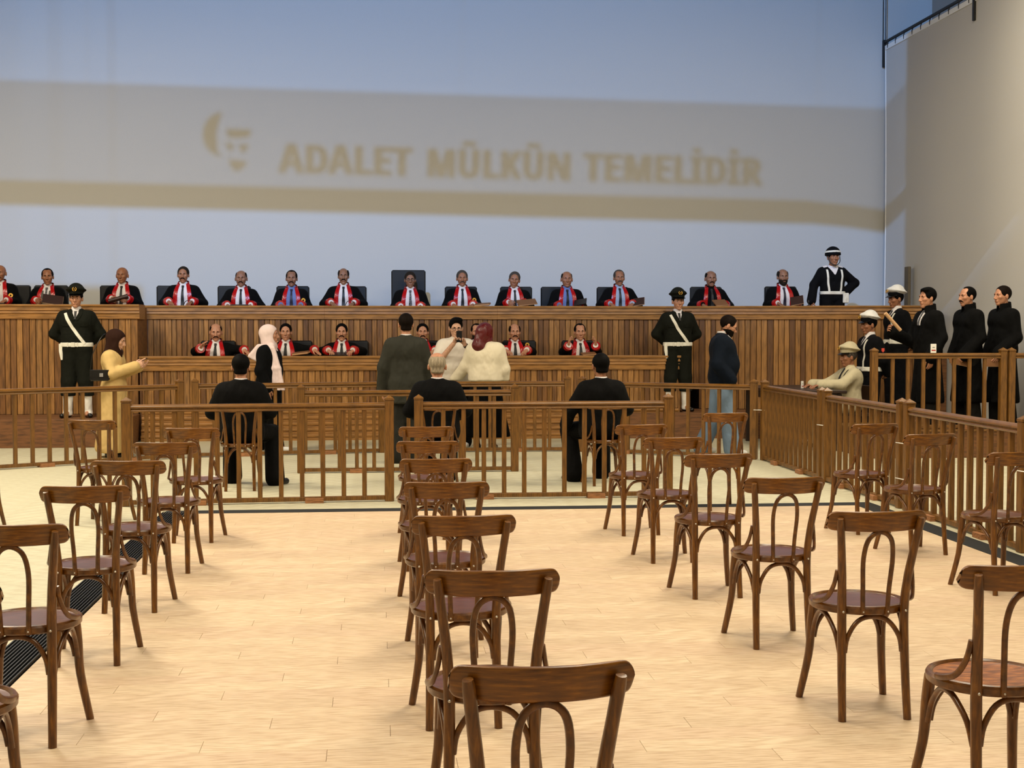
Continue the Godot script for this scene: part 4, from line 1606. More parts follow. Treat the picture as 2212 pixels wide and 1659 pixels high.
func face_parts(t: Node3D, x: Transform3D, o: Dictionary) -> void:
	# eyes, brows, lips, hair and whiskers
	for s in [-1.0, 1.0]:
		var side := "l" if s > 0 else "r"
		if not cache.has("m_eye" + side):
			var e := Geo.new()
			e.sphere(Vector3(0.031 * s, 0.004, 0.0705), 0.0115, 10)
			cached("eye" + side, e)
			e = Geo.new()
			e.sphere(Vector3(0.031 * s, 0.003, 0.0765), 0.0066, 8)
			cached("iris" + side, e)
			e = Geo.new()
			e.tube([Vector3(0.014 * s, 0.019, 0.088), Vector3(0.033 * s, 0.025, 0.085), Vector3(0.052 * s, 0.018, 0.070)], [0.0046, 0.0055, 0.003], 6)
			cached("brow" + side, e)
		var eye := place(part(t, "eye", cache["m_eye" + side], mats["eye_white"]), x)
		part(eye, "iris", cache["m_iris" + side], mats["eye_dark"])
		place(part(t, "eyebrow", cache["m_brow" + side], mats[o.get("brow", o.get("hair_color", "hair_black"))]), x)
	var lips := Geo.new()
	lips.tube([Vector3(-0.024, -0.065, 0.080), Vector3(0, -0.0635, 0.0925), Vector3(0.024, -0.065, 0.080)], [0.002, 0.0042, 0.002], 6)
	place(part(t, "lips", cached("lips", lips), mats["lip"]), x)
	if o.get("hair", "") != "":
		var key: String = "hairmesh_" + o["hair"]
		if not cache.has(key):
			cache[key] = mesh_of(hair_shape(o["hair"])).commit()
		place(part(t, "hair", cache[key], mats[o["hair_color"]]), x)
	if o.get("moustache", false):
		var m := Geo.new()
		for s in [-1.0, 1.0]:
			m.tube([Vector3(0.0, -0.046, 0.097), Vector3(0.014 * s, -0.050, 0.095), Vector3(0.030 * s, -0.058, 0.083), Vector3(0.036 * s, -0.066, 0.075)], [0.0065, 0.0085, 0.006, 0.0025], 8)
		place(part(t, "moustache", cached("moustache", m), mats[o.get("whisker", o["hair_color"])]), x)
	if o.get("beard", false):
		if not cache.has("beardmesh"):
			cache["beardmesh"] = mesh_of(nets([ell(Vector3(0, -0.050, 0.022), Vector3(0.066, 0.074, 0.076), 0.02), ell(Vector3(0, -0.100, 0.060), Vector3(0.034, 0.026, 0.030), 0.03), ell(Vector3(0, 0.012, 0.080), Vector3(0.052, 0.066, 0.08), 0.012, true), block(Vector3(0, 0.09, 0), Vector3(0.2, 0.10, 0.2), 0.02), ell(Vector3(0, -0.064, 0.10), Vector3(0.020, 0.006, 0.03), 0.006, true)], 0.006)).commit()
		place(part(t, "beard", cache["beardmesh"], mats[o.get("whisker", o["hair_color"])]), x)
	if o.get("glasses", false):
		var g := Geo.new()
		for s in [-1.0, 1.0]:
			var ring := []
			for k in 13:
				var a := TAU * k / 12
				ring.append(Vector3(0.032 * s + 0.021 * cos(a), 0.002 + 0.016 * sin(a), 0.099))
			g.tube(ring, [0.0022], 5)
			g.tube([Vector3(0.053 * s, 0.004, 0.098), Vector3(0.080 * s, 0.006, 0.04), Vector3(0.083 * s, 0.008, -0.01)], [0.0022], 5)
		g.tube([Vector3(-0.011, 0.006, 0.099), Vector3(0.011, 0.006, 0.099)], [0.0022], 5)
		place(part(t, "spectacles", cached("spectacles", g), mats["glass_frame"]), x)


func cached(key: String, g: Geo) -> Mesh:
	if not cache.has("m_" + key):
		cache["m_" + key] = g.commit()
	return cache["m_" + key]


func place(o: MeshInstance3D, x: Transform3D) -> MeshInstance3D:
	o.transform = x
	return o


func shoes(t: Node3D, j: Dictionary, m: Material, lift := 0.0) -> void:
	for e in ["r", "l"]:
		var a: Vector3 = j["ankle_" + e]
		var d: Vector3 = j["toe_" + e].normalized()
		var y := a.y - 0.085 + lift
		var heel := Vector3(a.x, y + 0.036, a.z) - d * 0.035
		var toe := Vector3(a.x, y + 0.030, a.z) + d * 0.165
		var p := [cap(heel, toe, 0.040, 0.034, 0.02), cap(heel + Vector3(0, 0.03, 0), Vector3(a.x, y + 0.065, a.z) + d * 0.02, 0.036, 0.032, 0.03), block(Vector3(a.x, y - 0.05, a.z), Vector3(0.5, 0.05, 0.5), 0.004)]
		part(t, "shoe", mesh_of(nets(p, 0.011)), m)


func shirt_collar(t: Node3D, j: Dictionary, m: Material, high := 0.045) -> void:
	var n: Vector3 = j["neck"]
	var g := Geo.new()
	g.lathe([Vector2(0.082, -0.018), Vector2(0.070, 0.012), Vector2(0.062, high), Vector2(0.058, high), Vector2(0.066, 0.0)], 18, n + Vector3(0, 0.0, 0.006), Vector3(1, 1, 1.02))
	var o := part(t, "shirt_collar", g, m)
	o.rotation = Vector3.ZERO


func cuff_ring(t: Node3D, j: Dictionary, side: String, m: Material, r: float, called := "cuff", from := 0.80, to := 1.03) -> void:
	var a: Vector3 = j["elbow_" + side]
	var b: Vector3 = j["wrist_" + side]
	var g := Geo.new()
	g.tube([a.lerp(b, from), a.lerp(b, (from + to) / 2), a.lerp(b, to)], [r * 0.96, r, r * 1.02], 14)
	part(t, called, g, m)


func tie_path(top: float, low: float) -> Array:
	return [Vector3(0, top, 0.017), Vector3(0, top - 0.03, 0.020), Vector3(0, top - 0.04, 0.013), Vector3(0, lerpf(top, low, 0.45), 0.021), Vector3(0, lerpf(top, low, 0.8), 0.028), Vector3(0, low, 0.030)]


# ---- robed judges at the benches
func judge_pose(kind: String, desk: float) -> Dictionary:
	var j := seated()
	for e in [["r", -1.0], ["l", 1.0]]:
		j["knee_" + e[0]] = Vector3(0.12 * e[1], 0.53, 0.25)
		j["ankle_" + e[0]] = Vector3(0.11 * e[1], 0.085, 0.20)
	var y := desk + 0.035
	j["elbow_r"] = Vector3(-0.265, desk + 0.0, 0.05)
	j["elbow_l"] = Vector3(0.265, desk + 0.0, 0.05)
	j["wrist_r"] = Vector3(-0.165, y, 0.26)
	j["wrist_l"] = Vector3(0.165, y, 0.26)
	j["fingers_r"] = Vector3(0.5, -0.25, 0.75)
	j["fingers_l"] = Vector3(-0.5, -0.25, 0.75)
	j["palm_r"] = Vector3(0.1, -1, 0.1)
	j["palm_l"] = Vector3(-0.1, -1, 0.1)
	if kind == "holding":
		j["wrist_r"] = Vector3(-0.13, y + 0.05, 0.24)
		j["wrist_l"] = Vector3(0.13, y + 0.05, 0.24)
		j["palm_r"] = Vector3(1, -0.3, 0)
		j["palm_l"] = Vector3(-1, -0.3, 0)
	elif kind == "wide":
		j["elbow_r"] = Vector3(-0.315, desk + 0.01, 0.03)
		j["elbow_l"] = Vector3(0.315, desk + 0.01, 0.03)
		j["wrist_r"] = Vector3(-0.20, y, 0.26)
		j["wrist_l"] = Vector3(0.18, y, 0.26)
	elif kind == "gesture":
		j["elbow_r"] = Vector3(-0.30, desk + 0.015, 0.05)
		j["wrist_r"] = Vector3(-0.20, y + 0.03, 0.25)
		j["fingers_r"] = Vector3(0.35, 0.6, 0.35)
		j["palm_r"] = Vector3(0.9, 0.0, 0.4)
		j["elbow_l"] = Vector3(0.36, desk + 0.04, 0.04)
		j["wrist_l"] = Vector3(0.43, y + 0.01, 0.22)
		j["fingers_l"] = Vector3(0.5, -0.35, 0.6)
	elif kind == "open_hands":
		j["wrist_r"] = Vector3(-0.21, y + 0.06, 0.24)
		j["fingers_r"] = Vector3(0.1, 0.85, 0.3)
		j["palm_r"] = Vector3(1, 0, 0.1)
		j["wrist_l"] = Vector3(0.21, y + 0.06, 0.24)
		j["fingers_l"] = Vector3(-0.1, 0.85, 0.3)
		j["palm_l"] = Vector3(-1, 0, 0.1)
	return j


func judge(at: Vector3, turn: float, desk: float, o: Dictionary) -> Node3D:
	var pose: String = o.get("pose", "desk")
	var key := "judge_%s_%.2f" % [pose, desk]
	var j := judge_pose(pose, desk)
	var robe := torso_prims(j, 0.026, 0.0, 1.08)
	robe.append_array(arm_prims(j, 0.014, 0.016, 0.80))
	robe.append_array(leg_prims(j, 0.035))
	robe.append(cap(Vector3(-0.12, 0.55, 0.1), Vector3(0.12, 0.55, 0.1), 0.13, 0.13, 0.08))
	if not cache.has(key):
		cache[key] = mesh_of(nets(robe, 0.0155)).commit()
		var n: Vector3 = j["neck"]
		var low := desk - 0.12
		cache[key + "_shirt"] = ribbon(robe, [Vector3(0, n.y + 0.005, 0.052), Vector3(0, n.y - 0.05, 0.066), Vector3(0, n.y - 0.14, 0.082), Vector3(0, n.y - 0.25, 0.088), Vector3(0, low, 0.085)], 0.004).commit()
		cache[key + "_tie"] = ribbon(robe, tie_path(n.y - 0.01, low), 0.013).commit()
		for s in [-1.0, 1.0]:
			cache[key + ("_band_l" if s > 0 else "_band_r")] = ribbon(robe, [Vector3(0.062 * s, n.y + 0.035, 0.022), Vector3(0.082 * s, n.y - 0.03, 0.026), Vector3(0.100 * s, n.y - 0.10, 0.030), Vector3(0.112 * s, n.y - 0.20, 0.033), Vector3(0.115 * s, n.y - 0.30, 0.035), Vector3(0.112 * s, low, 0.036)], 0.010).commit()
		# stand-up collar round the back of the neck
		var g := Geo.new()
		var rows := []
		for k in 15:
			var a := deg_to_rad(-128.0 + 256.0 * k / 14.0)
			var out := Vector3(sin(a), 0, -cos(a))
			var f := absf(k - 7) / 7.0
			rows.append([n + out * 0.088 + Vector3(0, -0.045 - 0.02 * f, 0.01), n + out * 0.086 + Vector3(0, 0.075 - 0.065 * f * f, 0.0), n + out * 0.076 + Vector3(0, 0.077 - 0.065 * f * f, 0.002), n + out * 0.074 + Vector3(0, -0.045 - 0.02 * f, 0.01)])
		for k in 14:
			for e in 3:
				g.quad(rows[k][e], rows[k + 1][e], rows[k + 1][e + 1], rows[k][e + 1])
		cache[key + "_collar"] = g.commit()
	var t := thing("person", o["label"], "person", at, turn, o.get("group", "robed figures at the benches"))
	var look: Vector3 = o.get("look", Vector3.ZERO)
	var hands: Array = {"holding": ["grip", "grip"], "gesture": ["relaxed", "flat"], "open_hands": ["relaxed", "relaxed"]}.get(pose, ["relaxed", "relaxed"])
	part(t, "body", mesh_of(body_mesh(j, o.get("head", "plain"), look, hands)), mats[o.get("skin", "skin_tan")])
	part(t, "robe", cache[key], mats["robe_black"], "black judge's robe")
	part(t, "shirt_front", cache[key + "_shirt"], mats[o.get("shirt", "shirt_white")])
	if o.has("vest"):
		var n: Vector3 = j["neck"]
		for s in [-1.0, 1.0]:
			part(t, "vest", ribbon(robe, [Vector3(0.058 * s, n.y - 0.06, 0.018), Vector3(0.062 * s, n.y - 0.14, 0.026), Vector3(0.052 * s, n.y - 0.22, 0.036), Vector3(0.044 * s, desk - 0.12, 0.042)], 0.009), mats["vest_grey"])
	part(t, "tie", cache[key + "_tie"], mats[o.get("tie", "tie_dark")])
	for e in ["r", "l"]:
		part(t, "red_band", cache[key + "_band_" + e], mats["satin_red"], "shiny red satin band down the robe's front")
	part(t, "stand_collar", cache[key + "_collar"], mats["velvet_red"], "dark red stand-up collar")
	shirt_collar(t, j, mats[o.get("shirt", "shirt_white")])
	for e in ["r", "l"]:
		cuff_ring(t, j, e, mats["satin_red"], 0.069, "red_cuff", 0.80, 1.06)
		cuff_ring(t, j, e, mats[o.get("shirt", "shirt_white")], 0.040, "shirt_cuff", 1.0, 1.13)
	if o.get("emblem", false):
		var at2 := Vector3(0.185, desk + 0.11, 0)
		at2.z = front_of(robe, at2.x, at2.y) + 0.014
		var g := Geo.new()
		g.lathe([Vector2(0.0, 0.004), Vector2(0.018, 0.004), Vector2(0.018, 0.007), Vector2(0.033, 0.007), Vector2(0.036, 0.0)], 20)
		var em := part(t, "emblem", g, mats["brass"], "round gold emblem on the robe")
		em.position = at2
		em.rotation = Vector3(PI / 2 - 0.1, 0.25, 0)
		g = Geo.new()
		g.lathe([Vector2(0.0, 0.0065), Vector2(0.012, 0.0065), Vector2(0.013, 0.004)], 12)
		part(em, "emblem_centre", g, mats["robe_black"])
	face_parts(t, head_at(j, look), o)
	return t


func office_chair(at: Vector3, turn: float, label: String, top := 1.04, wide := 0.52) -> void:
	var t := thing("office_chair", label, "chair", at, turn, "black leather chairs at the benches")
	var g := Geo.new()
	g.bevel_box(Vector3(0, top / 2 + 0.24, -0.26), Vector3(wide, top - 0.48, 0.09), 0.025)
	part(t, "backrest", g, mats["black_leather"])
	g = Geo.new()
	g.bevel_box(Vector3(0, 0.405, 0.02), Vector3(wide, 0.10, 0.48), 0.025)
	part(t, "seat", g, mats["black_leather"])
	g = Geo.new()
	g.tube([Vector3(0, 0.06, 0.0), Vector3(0, 0.36, 0.0)], [0.03], 10)
	part(t, "column", g, mats["steel"])
	g = Geo.new()
	for k in 5:
		var a := TAU * k / 5
		g.tube([Vector3(0, 0.07, 0), Vector3(sin(a) * 0.24, 0.03, cos(a) * 0.24)], [0.022, 0.016], 8)
	part(t, "base", g, mats["black_metal"])


func build_people() -> void:
	build_judges()
	build_guards()
	build_visitors()
	build_seated_men()
	build_sailors()
	build_cloaks()


func build_judges() -> void:
	var dais := 1.2
	var up := [
		[-5.755, -22.1, {"head": "round", "hair": "", "hair_color": "hair_grey", "emblem": true, "tie": "tie_navy", "moustache": true, "pose": "desk", "skin": "skin_tan", "label": "bald robed judge cut off by the left edge, gold emblem on sleeve"}],
		[-5.042, -22.1, {"hair": "receding", "hair_color": "hair_black", "vest": true, "tie": "tie_checked", "pose": "holding", "skin": "skin_tan", "look": Vector3(0, 0.15, 0.05), "label": "dark-haired judge in a grey waistcoat holding a brown folder"}],
		[-3.916, -22.1, {"head": "round", "hair": "", "hair_color": "hair_grey", "pose": "holding", "skin": "skin_tan", "look": Vector3(0, -0.1, 0), "label": "bald clean-shaven judge holding a rolled brown folder, right of the left guard's cap"}],
		[-2.984, -22.1, {"hair": "short", "hair_color": "hair_mixed", "moustache": true, "whisker": "hair_brown", "pose": "wide", "skin": "skin_tan", "label": "broad judge with short brown hair and a big moustache, elbows out"}],
		[-2.095, -22.1, {"head": "round", "hair": "fringe", "hair_color": "hair_brown", "moustache": true, "pose": "wide", "skin": "skin_dark", "label": "bald judge with dark moustache, fifth robed figure from the left above"}],
		[-1.314, -22.1, {"hair": "receding", "hair_color": "hair_brown", "moustache": true, "shirt": "shirt_blue", "tie": "tie_purple", "emblem": true, "skin": "skin_dark", "label": "judge in a blue shirt with a moustache, above the moustached clerk"}],
		[-0.505, -22.1, {"head": "long", "hair": "fringe", "hair_color": "hair_brown", "moustache": true, "tie": "tie_navy", "pose": "wide", "skin": "skin_dark", "label": "long-faced bald judge with moustache, left of the tall chair"}],
		[0.543, -22.1, {"hair": "mop", "hair_color": "hair_mixed", "glasses": true, "tie": "tie_checked", "skin": "skin_dark", "label": "presiding judge with grey-brown hair and spectacles before the tallest chair"}],
		[1.366, -22.1, {"hair": "short", "hair_color": "hair_grey", "moustache": true, "tie": "tie_navy", "emblem": true, "skin": "skin_tan", "label": "grey-haired moustached judge, right of the tall chair"}],
		[2.201, -22.1, {"hair": "short", "hair_color": "hair_grey", "pose": "holding", "skin": "skin_tan", "look": Vector3(0.05, -0.1, -0.12), "label": "grey-haired clean-shaven judge tilting his head over a tan folder"}],
		[3.043, -22.1, {"head": "round", "hair": "fringe", "hair_color": "hair_mixed", "shirt": "shirt_blue", "skin": "skin_tan", "label": "bald judge in a blue shirt without moustache"}],
		[3.891, -22.1, {"hair": "receding", "hair_color": "hair_grey", "moustache": true, "shirt": "shirt_pale_blue", "tie": "tie_navy", "skin": "skin_tan", "pose": "wide", "label": "judge in a pale blue shirt, left of the right guard's cap"}],
		[5.33, -21.85, {"head": "round", "hair": "fringe", "hair_color": "hair_brown", "moustache": true, "shirt": "shirt_black", "skin": "skin_dark", "pose": "wide", "label": "judge in a black shirt, right of the right guard's cap"}],
		[6.42, -21.55, {"hair": "fringe", "hair_color": "hair_mixed", "moustache": true, "beard": true, "whisker": "hair_mixed", "skin": "skin_dark", "tie": "tie_purple", "label": "bearded judge, last robed figure on the right, beside the helmeted sailor"}],
	]
	var tops := [2.596, 2.542, 2.569, 2.580, 2.526, 2.529, 2.569, 2.500, 2.540, 2.521, 2.532, 2.557, 2.540, 2.560]
	var sides := ["at the left edge", "behind the waistcoated judge", "left of the bald clean-shaven judge", "left of the broad moustached judge", "left of the fifth judge", "behind the first blue-shirted judge", "behind the long-faced judge", "", "behind the grey moustached judge", "left of the judge with the tan folder", "left of the second blue-shirted judge", "behind the pale-blue-shirted judge", "behind the black-shirted judge", "behind the bearded judge"]
	for k in up.size():
		var u: Array = up[k]
		var lift: float = clampf(tops[k] - 2.545, -0.03, 0.05)
		var z: float = u[1]
		judge(Vector3(u[0], dais, z), 0.0, 0.77, u[2]).position.y = dais + lift
		if k == 7:
			office_chair(Vector3(u[0] - 0.02, dais, z - 0.04), 0.0, "tall black leather chair of the presiding judge", 1.36, 0.55)
		else:
			var dx: float = [0.12, -0.02, -0.14, -0.20, -0.14, 0.0, 0.10, 0.0, 0.0, 0.06, -0.12, -0.05, 0.0, 0.06][k]
			office_chair(Vector3(u[0] + dx, dais, z - 0.06), 0.0, "black leather chair back " + sides[k], 1.10)
	var down := [
		[-2.365, {"head": "round", "hair": "fringe", "hair_color": "hair_black", "moustache": true, "whisker": "hair_brown", "pose": "gesture", "skin": "skin_fair", "look": Vector3(0.12, 0.1, 0), "label": "bald moustached clerk on the lower bench with one hand raised, farthest left"}],
		[-1.339, {"hair": "full", "hair_color": "hair_black", "pose": "gesture", "skin": "skin_fair", "label": "black-haired clerk beside the woman in the pink scarf"}],
		[-0.510, {"head": "long", "hair": "full", "hair_color": "hair_black", "moustache": true, "skin": "skin_fair", "pose": "wide", "label": "black-haired clerk with long moustache, left of the grey-suited man"}],
		[0.70, {"hair": "full", "hair_color": "hair_black", "moustache": true, "skin": "skin_fair", "pose": "wide", "label": "clerk almost hidden behind the grey-suited standing man"}],
		[1.517, {"hair": "receding", "hair_color": "hair_brown", "beard": true, "whisker": "hair_mixed", "skin": "skin_fair", "label": "bearded clerk half hidden behind the red headscarf"}],
		[2.094, {"head": "long", "hair": "fringe", "hair_color": "hair_brown", "moustache": true, "skin": "skin_fair", "emblem": true, "label": "balding clerk with drooping moustache, right of the red headscarf"}],
		[3.092, {"hair": "receding", "hair_color": "hair_black", "pose": "open_hands", "skin": "skin_fair", "label": "dark-haired clean-shaven clerk with both hands raised, farthest right"}],
	]
	var seats := ["under the bald clerk, farthest left of the lower bench", "under the clerk beside the pink scarf", "under the clerk left of the grey-suited man", "hidden behind the grey-suited man", "behind the red headscarf", "under the balding clerk right of the red headscarf", "under the clerk with both hands raised"]
	for k in down.size():
		var d: Array = down[k]
		var o: Dictionary = d[1]
		o["group"] = "robed clerks at the lower bench"
		judge(Vector3(d[0], 0.30, -20.98), 0.0, 0.92, o).position.y = 0.345
		office_chair(Vector3(d[0] + [0.0, 0.12, 0.14, 0.05, 0.0, 0.1, 0.02][k], 0.30, -21.02), 0.0, "black leather chair " + seats[k], 1.14)


# ---- uniforms
func peaked_cap(t: Node3D, x: Transform3D, crown: Material, band: Material, raked: float) -> void:
	var c := Node3D.new()
	c.name = "cap"
	t.add_child(c, true)
	c.transform = x
	var g := Geo.new()
	g.lathe([Vector2(0.094, 0.060), Vector2(0.097, 0.062), Vector2(0.098, 0.100), Vector2(0.095, 0.102)], 24, Vector3(0, 0, -0.006), Vector3(0.94, 1, 1.10))
	part(c, "cap_band", g, band)
	# crown: a wide soft disc, raised in front
	var p := [ell(Vector3(0, 0.118, -0.004), Vector3(0.128, 0.022, 0.140), 0.03), cap(Vector3(0, 0.088, -0.004), Vector3(0, 0.108, -0.004), 0.094, 0.104, 0.03), ell(Vector3(0, 0.122, 0.085), Vector3(0.080, 0.028, 0.036), 0.04), block(Vector3(0, 0.03, 0), Vector3(0.3, 0.055, 0.3), 0.006)]
	var o := part(c, "cap_crown", mesh_of(nets(p, 0.009)), crown)
	o.position.y = -0.004
	o.rotation.x = -raked
	# peak
	var v := Geo.new()
	var rows := []
	for k in 13:
		var a := deg_to_rad(-72.0 + 144.0 * k / 12.0)
		var inner := Vector3(sin(a) * 0.091, 0.064, cos(a) * 0.105 - 0.006)
		var reach := 0.052 * cos(a * 1.1)
		rows.append([inner, inner + Vector3(sin(a) * 0.5, -0.55, cos(a)).normalized() * maxf(reach, 0.004)])
	for k in 12:
		v.quad(rows[k][0], rows[k + 1][0], rows[k + 1][1], rows[k][1])
		var d := Vector3(0, -0.004, 0)
		v.quad(rows[k][0] + d, rows[k][1] + d, rows[k + 1][1] + d, rows[k + 1][0] + d)
		v.quad(rows[k][1], rows[k + 1][1], rows[k + 1][1] + d, rows[k][1] + d)
	part(c, "cap_peak", v, mats["peak_black"])
	var b := Geo.new()
	for s in [-1.0, 1.0]:
		b.tube([Vector3(0.006 * s, -0.022, 0), Vector3(0.022 * s, -0.010, 0), Vector3(0.024 * s, 0.012, 0), Vector3(0.010 * s, 0.026, 0)], [0.005], 6)
	b.sphere(Vector3(0, 0.002, 0.002), 0.010, 8)
	var bp := part(c, "cap_badge", b, mats["brass"], "gold wreath badge")
	bp.position = Vector3(0, 0.118, 0.128)
	bp.rotation.x = -0.25


func belt_of(prims: Array, y: float, half: float) -> Array:
	var p := prims.duplicate()
	p.append(block(Vector3(0, y + half + 0.5, 0), Vector3(1, 0.5, 1), 0.003))
	p.append(block(Vector3(0, y - half - 0.5, 0), Vector3(1, 0.5, 1), 0.003))
	return nets(p, 0.011)


func guard(at: Vector3, turn: float, label: String) -> void:
	var t := thing("person", label, "person", at, turn, "guards in dark green uniform")
	var j := standing(1.77)
	for e in [["r", -1.0], ["l", 1.0]]:
		var x: float = e[1]
		j["elbow_" + e[0]] = Vector3(0.315 * x, 1.16, -0.07)
		j["wrist_" + e[0]] = Vector3(0.085 * x, 0.99, -0.18)
		j["fingers_" + e[0]] = Vector3(-0.8 * x, -0.4, 0)
		j["palm_" + e[0]] = Vector3(0, 0, -1)
		j["knee_" + e[0]] = Vector3(0.115 * x, 0.51, 0.015)
		j["ankle_" + e[0]] = Vector3(0.135 * x, 0.085, -0.02)
		j["toe_" + e[0]] = Vector3(0.35 * x, 0, 1)
	part(t, "body", mesh_of(body_mesh(j, "plain", Vector3.ZERO)), mats["skin_fair"])
	var trunk := torso_prims(j, 0.022, 0.0, 1.08)
	var jacket := trunk.duplicate()
	jacket.append_array(arm_prims(j, 0.020, 0.01))
	jacket.append(block(Vector3(0, 0.52, 0), Vector3(1, 0.44, 1), 0.01))
	part(t, "jacket", mesh_of(nets(jacket, 0.0145)), mats["uniform_green"], "dark green uniform jacket")
	var legs := leg_prims(j, 0.036, 0.022)
	legs.append(cap(j["pelvis"] + Vector3(-0.07, 0.02, 0), j["pelvis"] + Vector3(0.07, 0.02, 0), 0.128, 0.128, 0.05))
	legs.append(block(Vector3(0, 0.12, 0), Vector3(1, 0.18, 1), 0.01))
	part(t, "trousers", mesh_of(nets(legs, 0.015)), mats["uniform_green"])
	for e in ["r", "l"]:
		var a: Vector3 = j["ankle_" + e]
		var k: Vector3 = j["knee_" + e]
		var d: Vector3 = j["toe_" + e].normalized()
		part(t, "spat", mesh_of(nets([cap(a + Vector3(0, -0.02, 0.0), k.lerp(a, 0.48), 0.060, 0.070, 0.02), cap(a + Vector3(0, -0.03, 0), a + d * 0.07 + Vector3(0, -0.045, 0), 0.056, 0.040, 0.03), block(Vector3(a.x, -0.10, a.z), Vector3(0.4, 0.125, 0.4), 0.004)], 0.012)), mats["spat_white"], "white leather spat")
	shoes(t, j, mats["shoe_black"])
	part(t, "belt", mesh_of(belt_of(torso_prims(j, 0.032, 0.0, 1.08), 1.01, 0.030)), mats["belt_white"], "white belt")
	var n: Vector3 = j["neck"]
	part(t, "cross_strap", ribbon(jacket, [Vector3(-0.135, n.y - 0.045, 0.018), Vector3(-0.105, n.y - 0.12, 0.021), Vector3(-0.04, n.y - 0.24, 0.021), Vector3(0.03, n.y - 0.34, 0.021), Vector3(0.105, n.y - 0.44, 0.021), Vector3(0.125, 1.02, 0.021)], 0.015), mats["belt_white"], "white strap across the chest")
	part(t, "shirt_front", ribbon(jacket, [Vector3(0, n.y + 0.01, 0.046), Vector3(0, n.y - 0.03, 0.044), Vector3(0, n.y - 0.08, 0.028), Vector3(0, n.y - 0.125, 0.006)], 0.004), mats["shirt_white"])
	part(t, "tie", ribbon(jacket, [Vector3(0, n.y - 0.005, 0.018), Vector3(0, n.y - 0.05, 0.016), Vector3(0, n.y - 0.13, 0.012)], 0.011), mats["tie_dark"])
	shirt_collar(t, j, mats["shirt_white"])
	for s in [-1.0, 1.0]:
		part(t, "lapel", ribbon(jacket, [Vector3(0.062 * s, n.y + 0.012, 0.020), Vector3(0.066 * s, n.y - 0.05, 0.028), Vector3(0.034 * s, n.y - 0.115, 0.024), Vector3(0.012 * s, n.y - 0.15, 0.008)], 0.008), mats["uniform_green"])
		part(t, "chest_pocket", ribbon(jacket, [Vector3(0.115 * s, n.y - 0.18, 0.058), Vector3(0.115 * s, n.y - 0.205, 0.060), Vector3(0.115 * s, n.y - 0.232, 0.050)], 0.008), mats["uniform_green"])
		part(t, "pocket_flap_edge", ribbon(jacket, [Vector3(0.115 * s, n.y - 0.238, 0.056), Vector3(0.115 * s, n.y - 0.335, 0.056)], 0.003), mats["uniform_green"])
		var g := Geo.new()
		g.bevel_box(Vector3(0.165 * s, n.y + 0.008, -0.015), Vector3(0.10, 0.008, 0.045), 0.003)
		part(t, "shoulder_strap", g, mats["uniform_green"]).rotation.z = 0.0
	for x in [-0.10, -0.03, 0.03]:
		var f := Geo.new()
		f.bevel_box(Vector3(x, 1.01, front_of(torso_prims(j, 0.032, 0.0, 1.08), x, 1.01) + 0.003), Vector3(0.012 if x != -0.03 else 0.05, 0.064, 0.008), 0.002)
		part(t, "belt_buckle" if x == -0.03 else "belt_keeper", f, mats["belt_white"])
	var hx := -0.165
	var hg := Geo.new()
	hg.tube([Vector3(hx - 0.03, 1.02, 0.07), Vector3(hx - 0.032, 0.92, 0.075), Vector3(hx - 0.022, 0.80, 0.08)], [0.036, 0.032, 0.016], 10, 0.6, Vector3.BACK)
	part(t, "holster", hg, mats["belt_white"], "white holster on the belt")
	var x2 := head_at(j, Vector3.ZERO)
	face_parts(t, x2, {"hair": "short", "hair_color": "hair_black"})
	peaked_cap(t, x2, mats["uniform_green"], mats["uniform_green"], 0.12)


func build_guards() -> void:
	guard(Vector3(-4.12, 0.39, -19.72), 0.05, "guard with peaked cap and white cross strap beside the woman in cream")
	guard(Vector3(4.50, 0.38, -20.48), 0.05, "guard with peaked cap and white cross strap beside the man in jeans")


func hijab(t: Node3D, x: Transform3D, m: Material, extra: Array, label: String) -> void:
	var p := [ell(Vector3(0, 0.022, -0.022), Vector3(0.098, 0.108, 0.118), 0.03), ell(Vector3(0, -0.075, -0.010), Vector3(0.086, 0.085, 0.092), 0.05), cap(Vector3(0, -0.12, -0.01), Vector3(0, -0.20, -0.01), 0.085, 0.115, 0.05)]
	p.append_array(extra)
	p.append(ell(Vector3(0, -0.016, 0.125), Vector3(0.098, 0.090, 0.100), 0.012, true))
	part(t, "headscarf", mesh_of(nets(p, 0.009)), m, label).transform = x


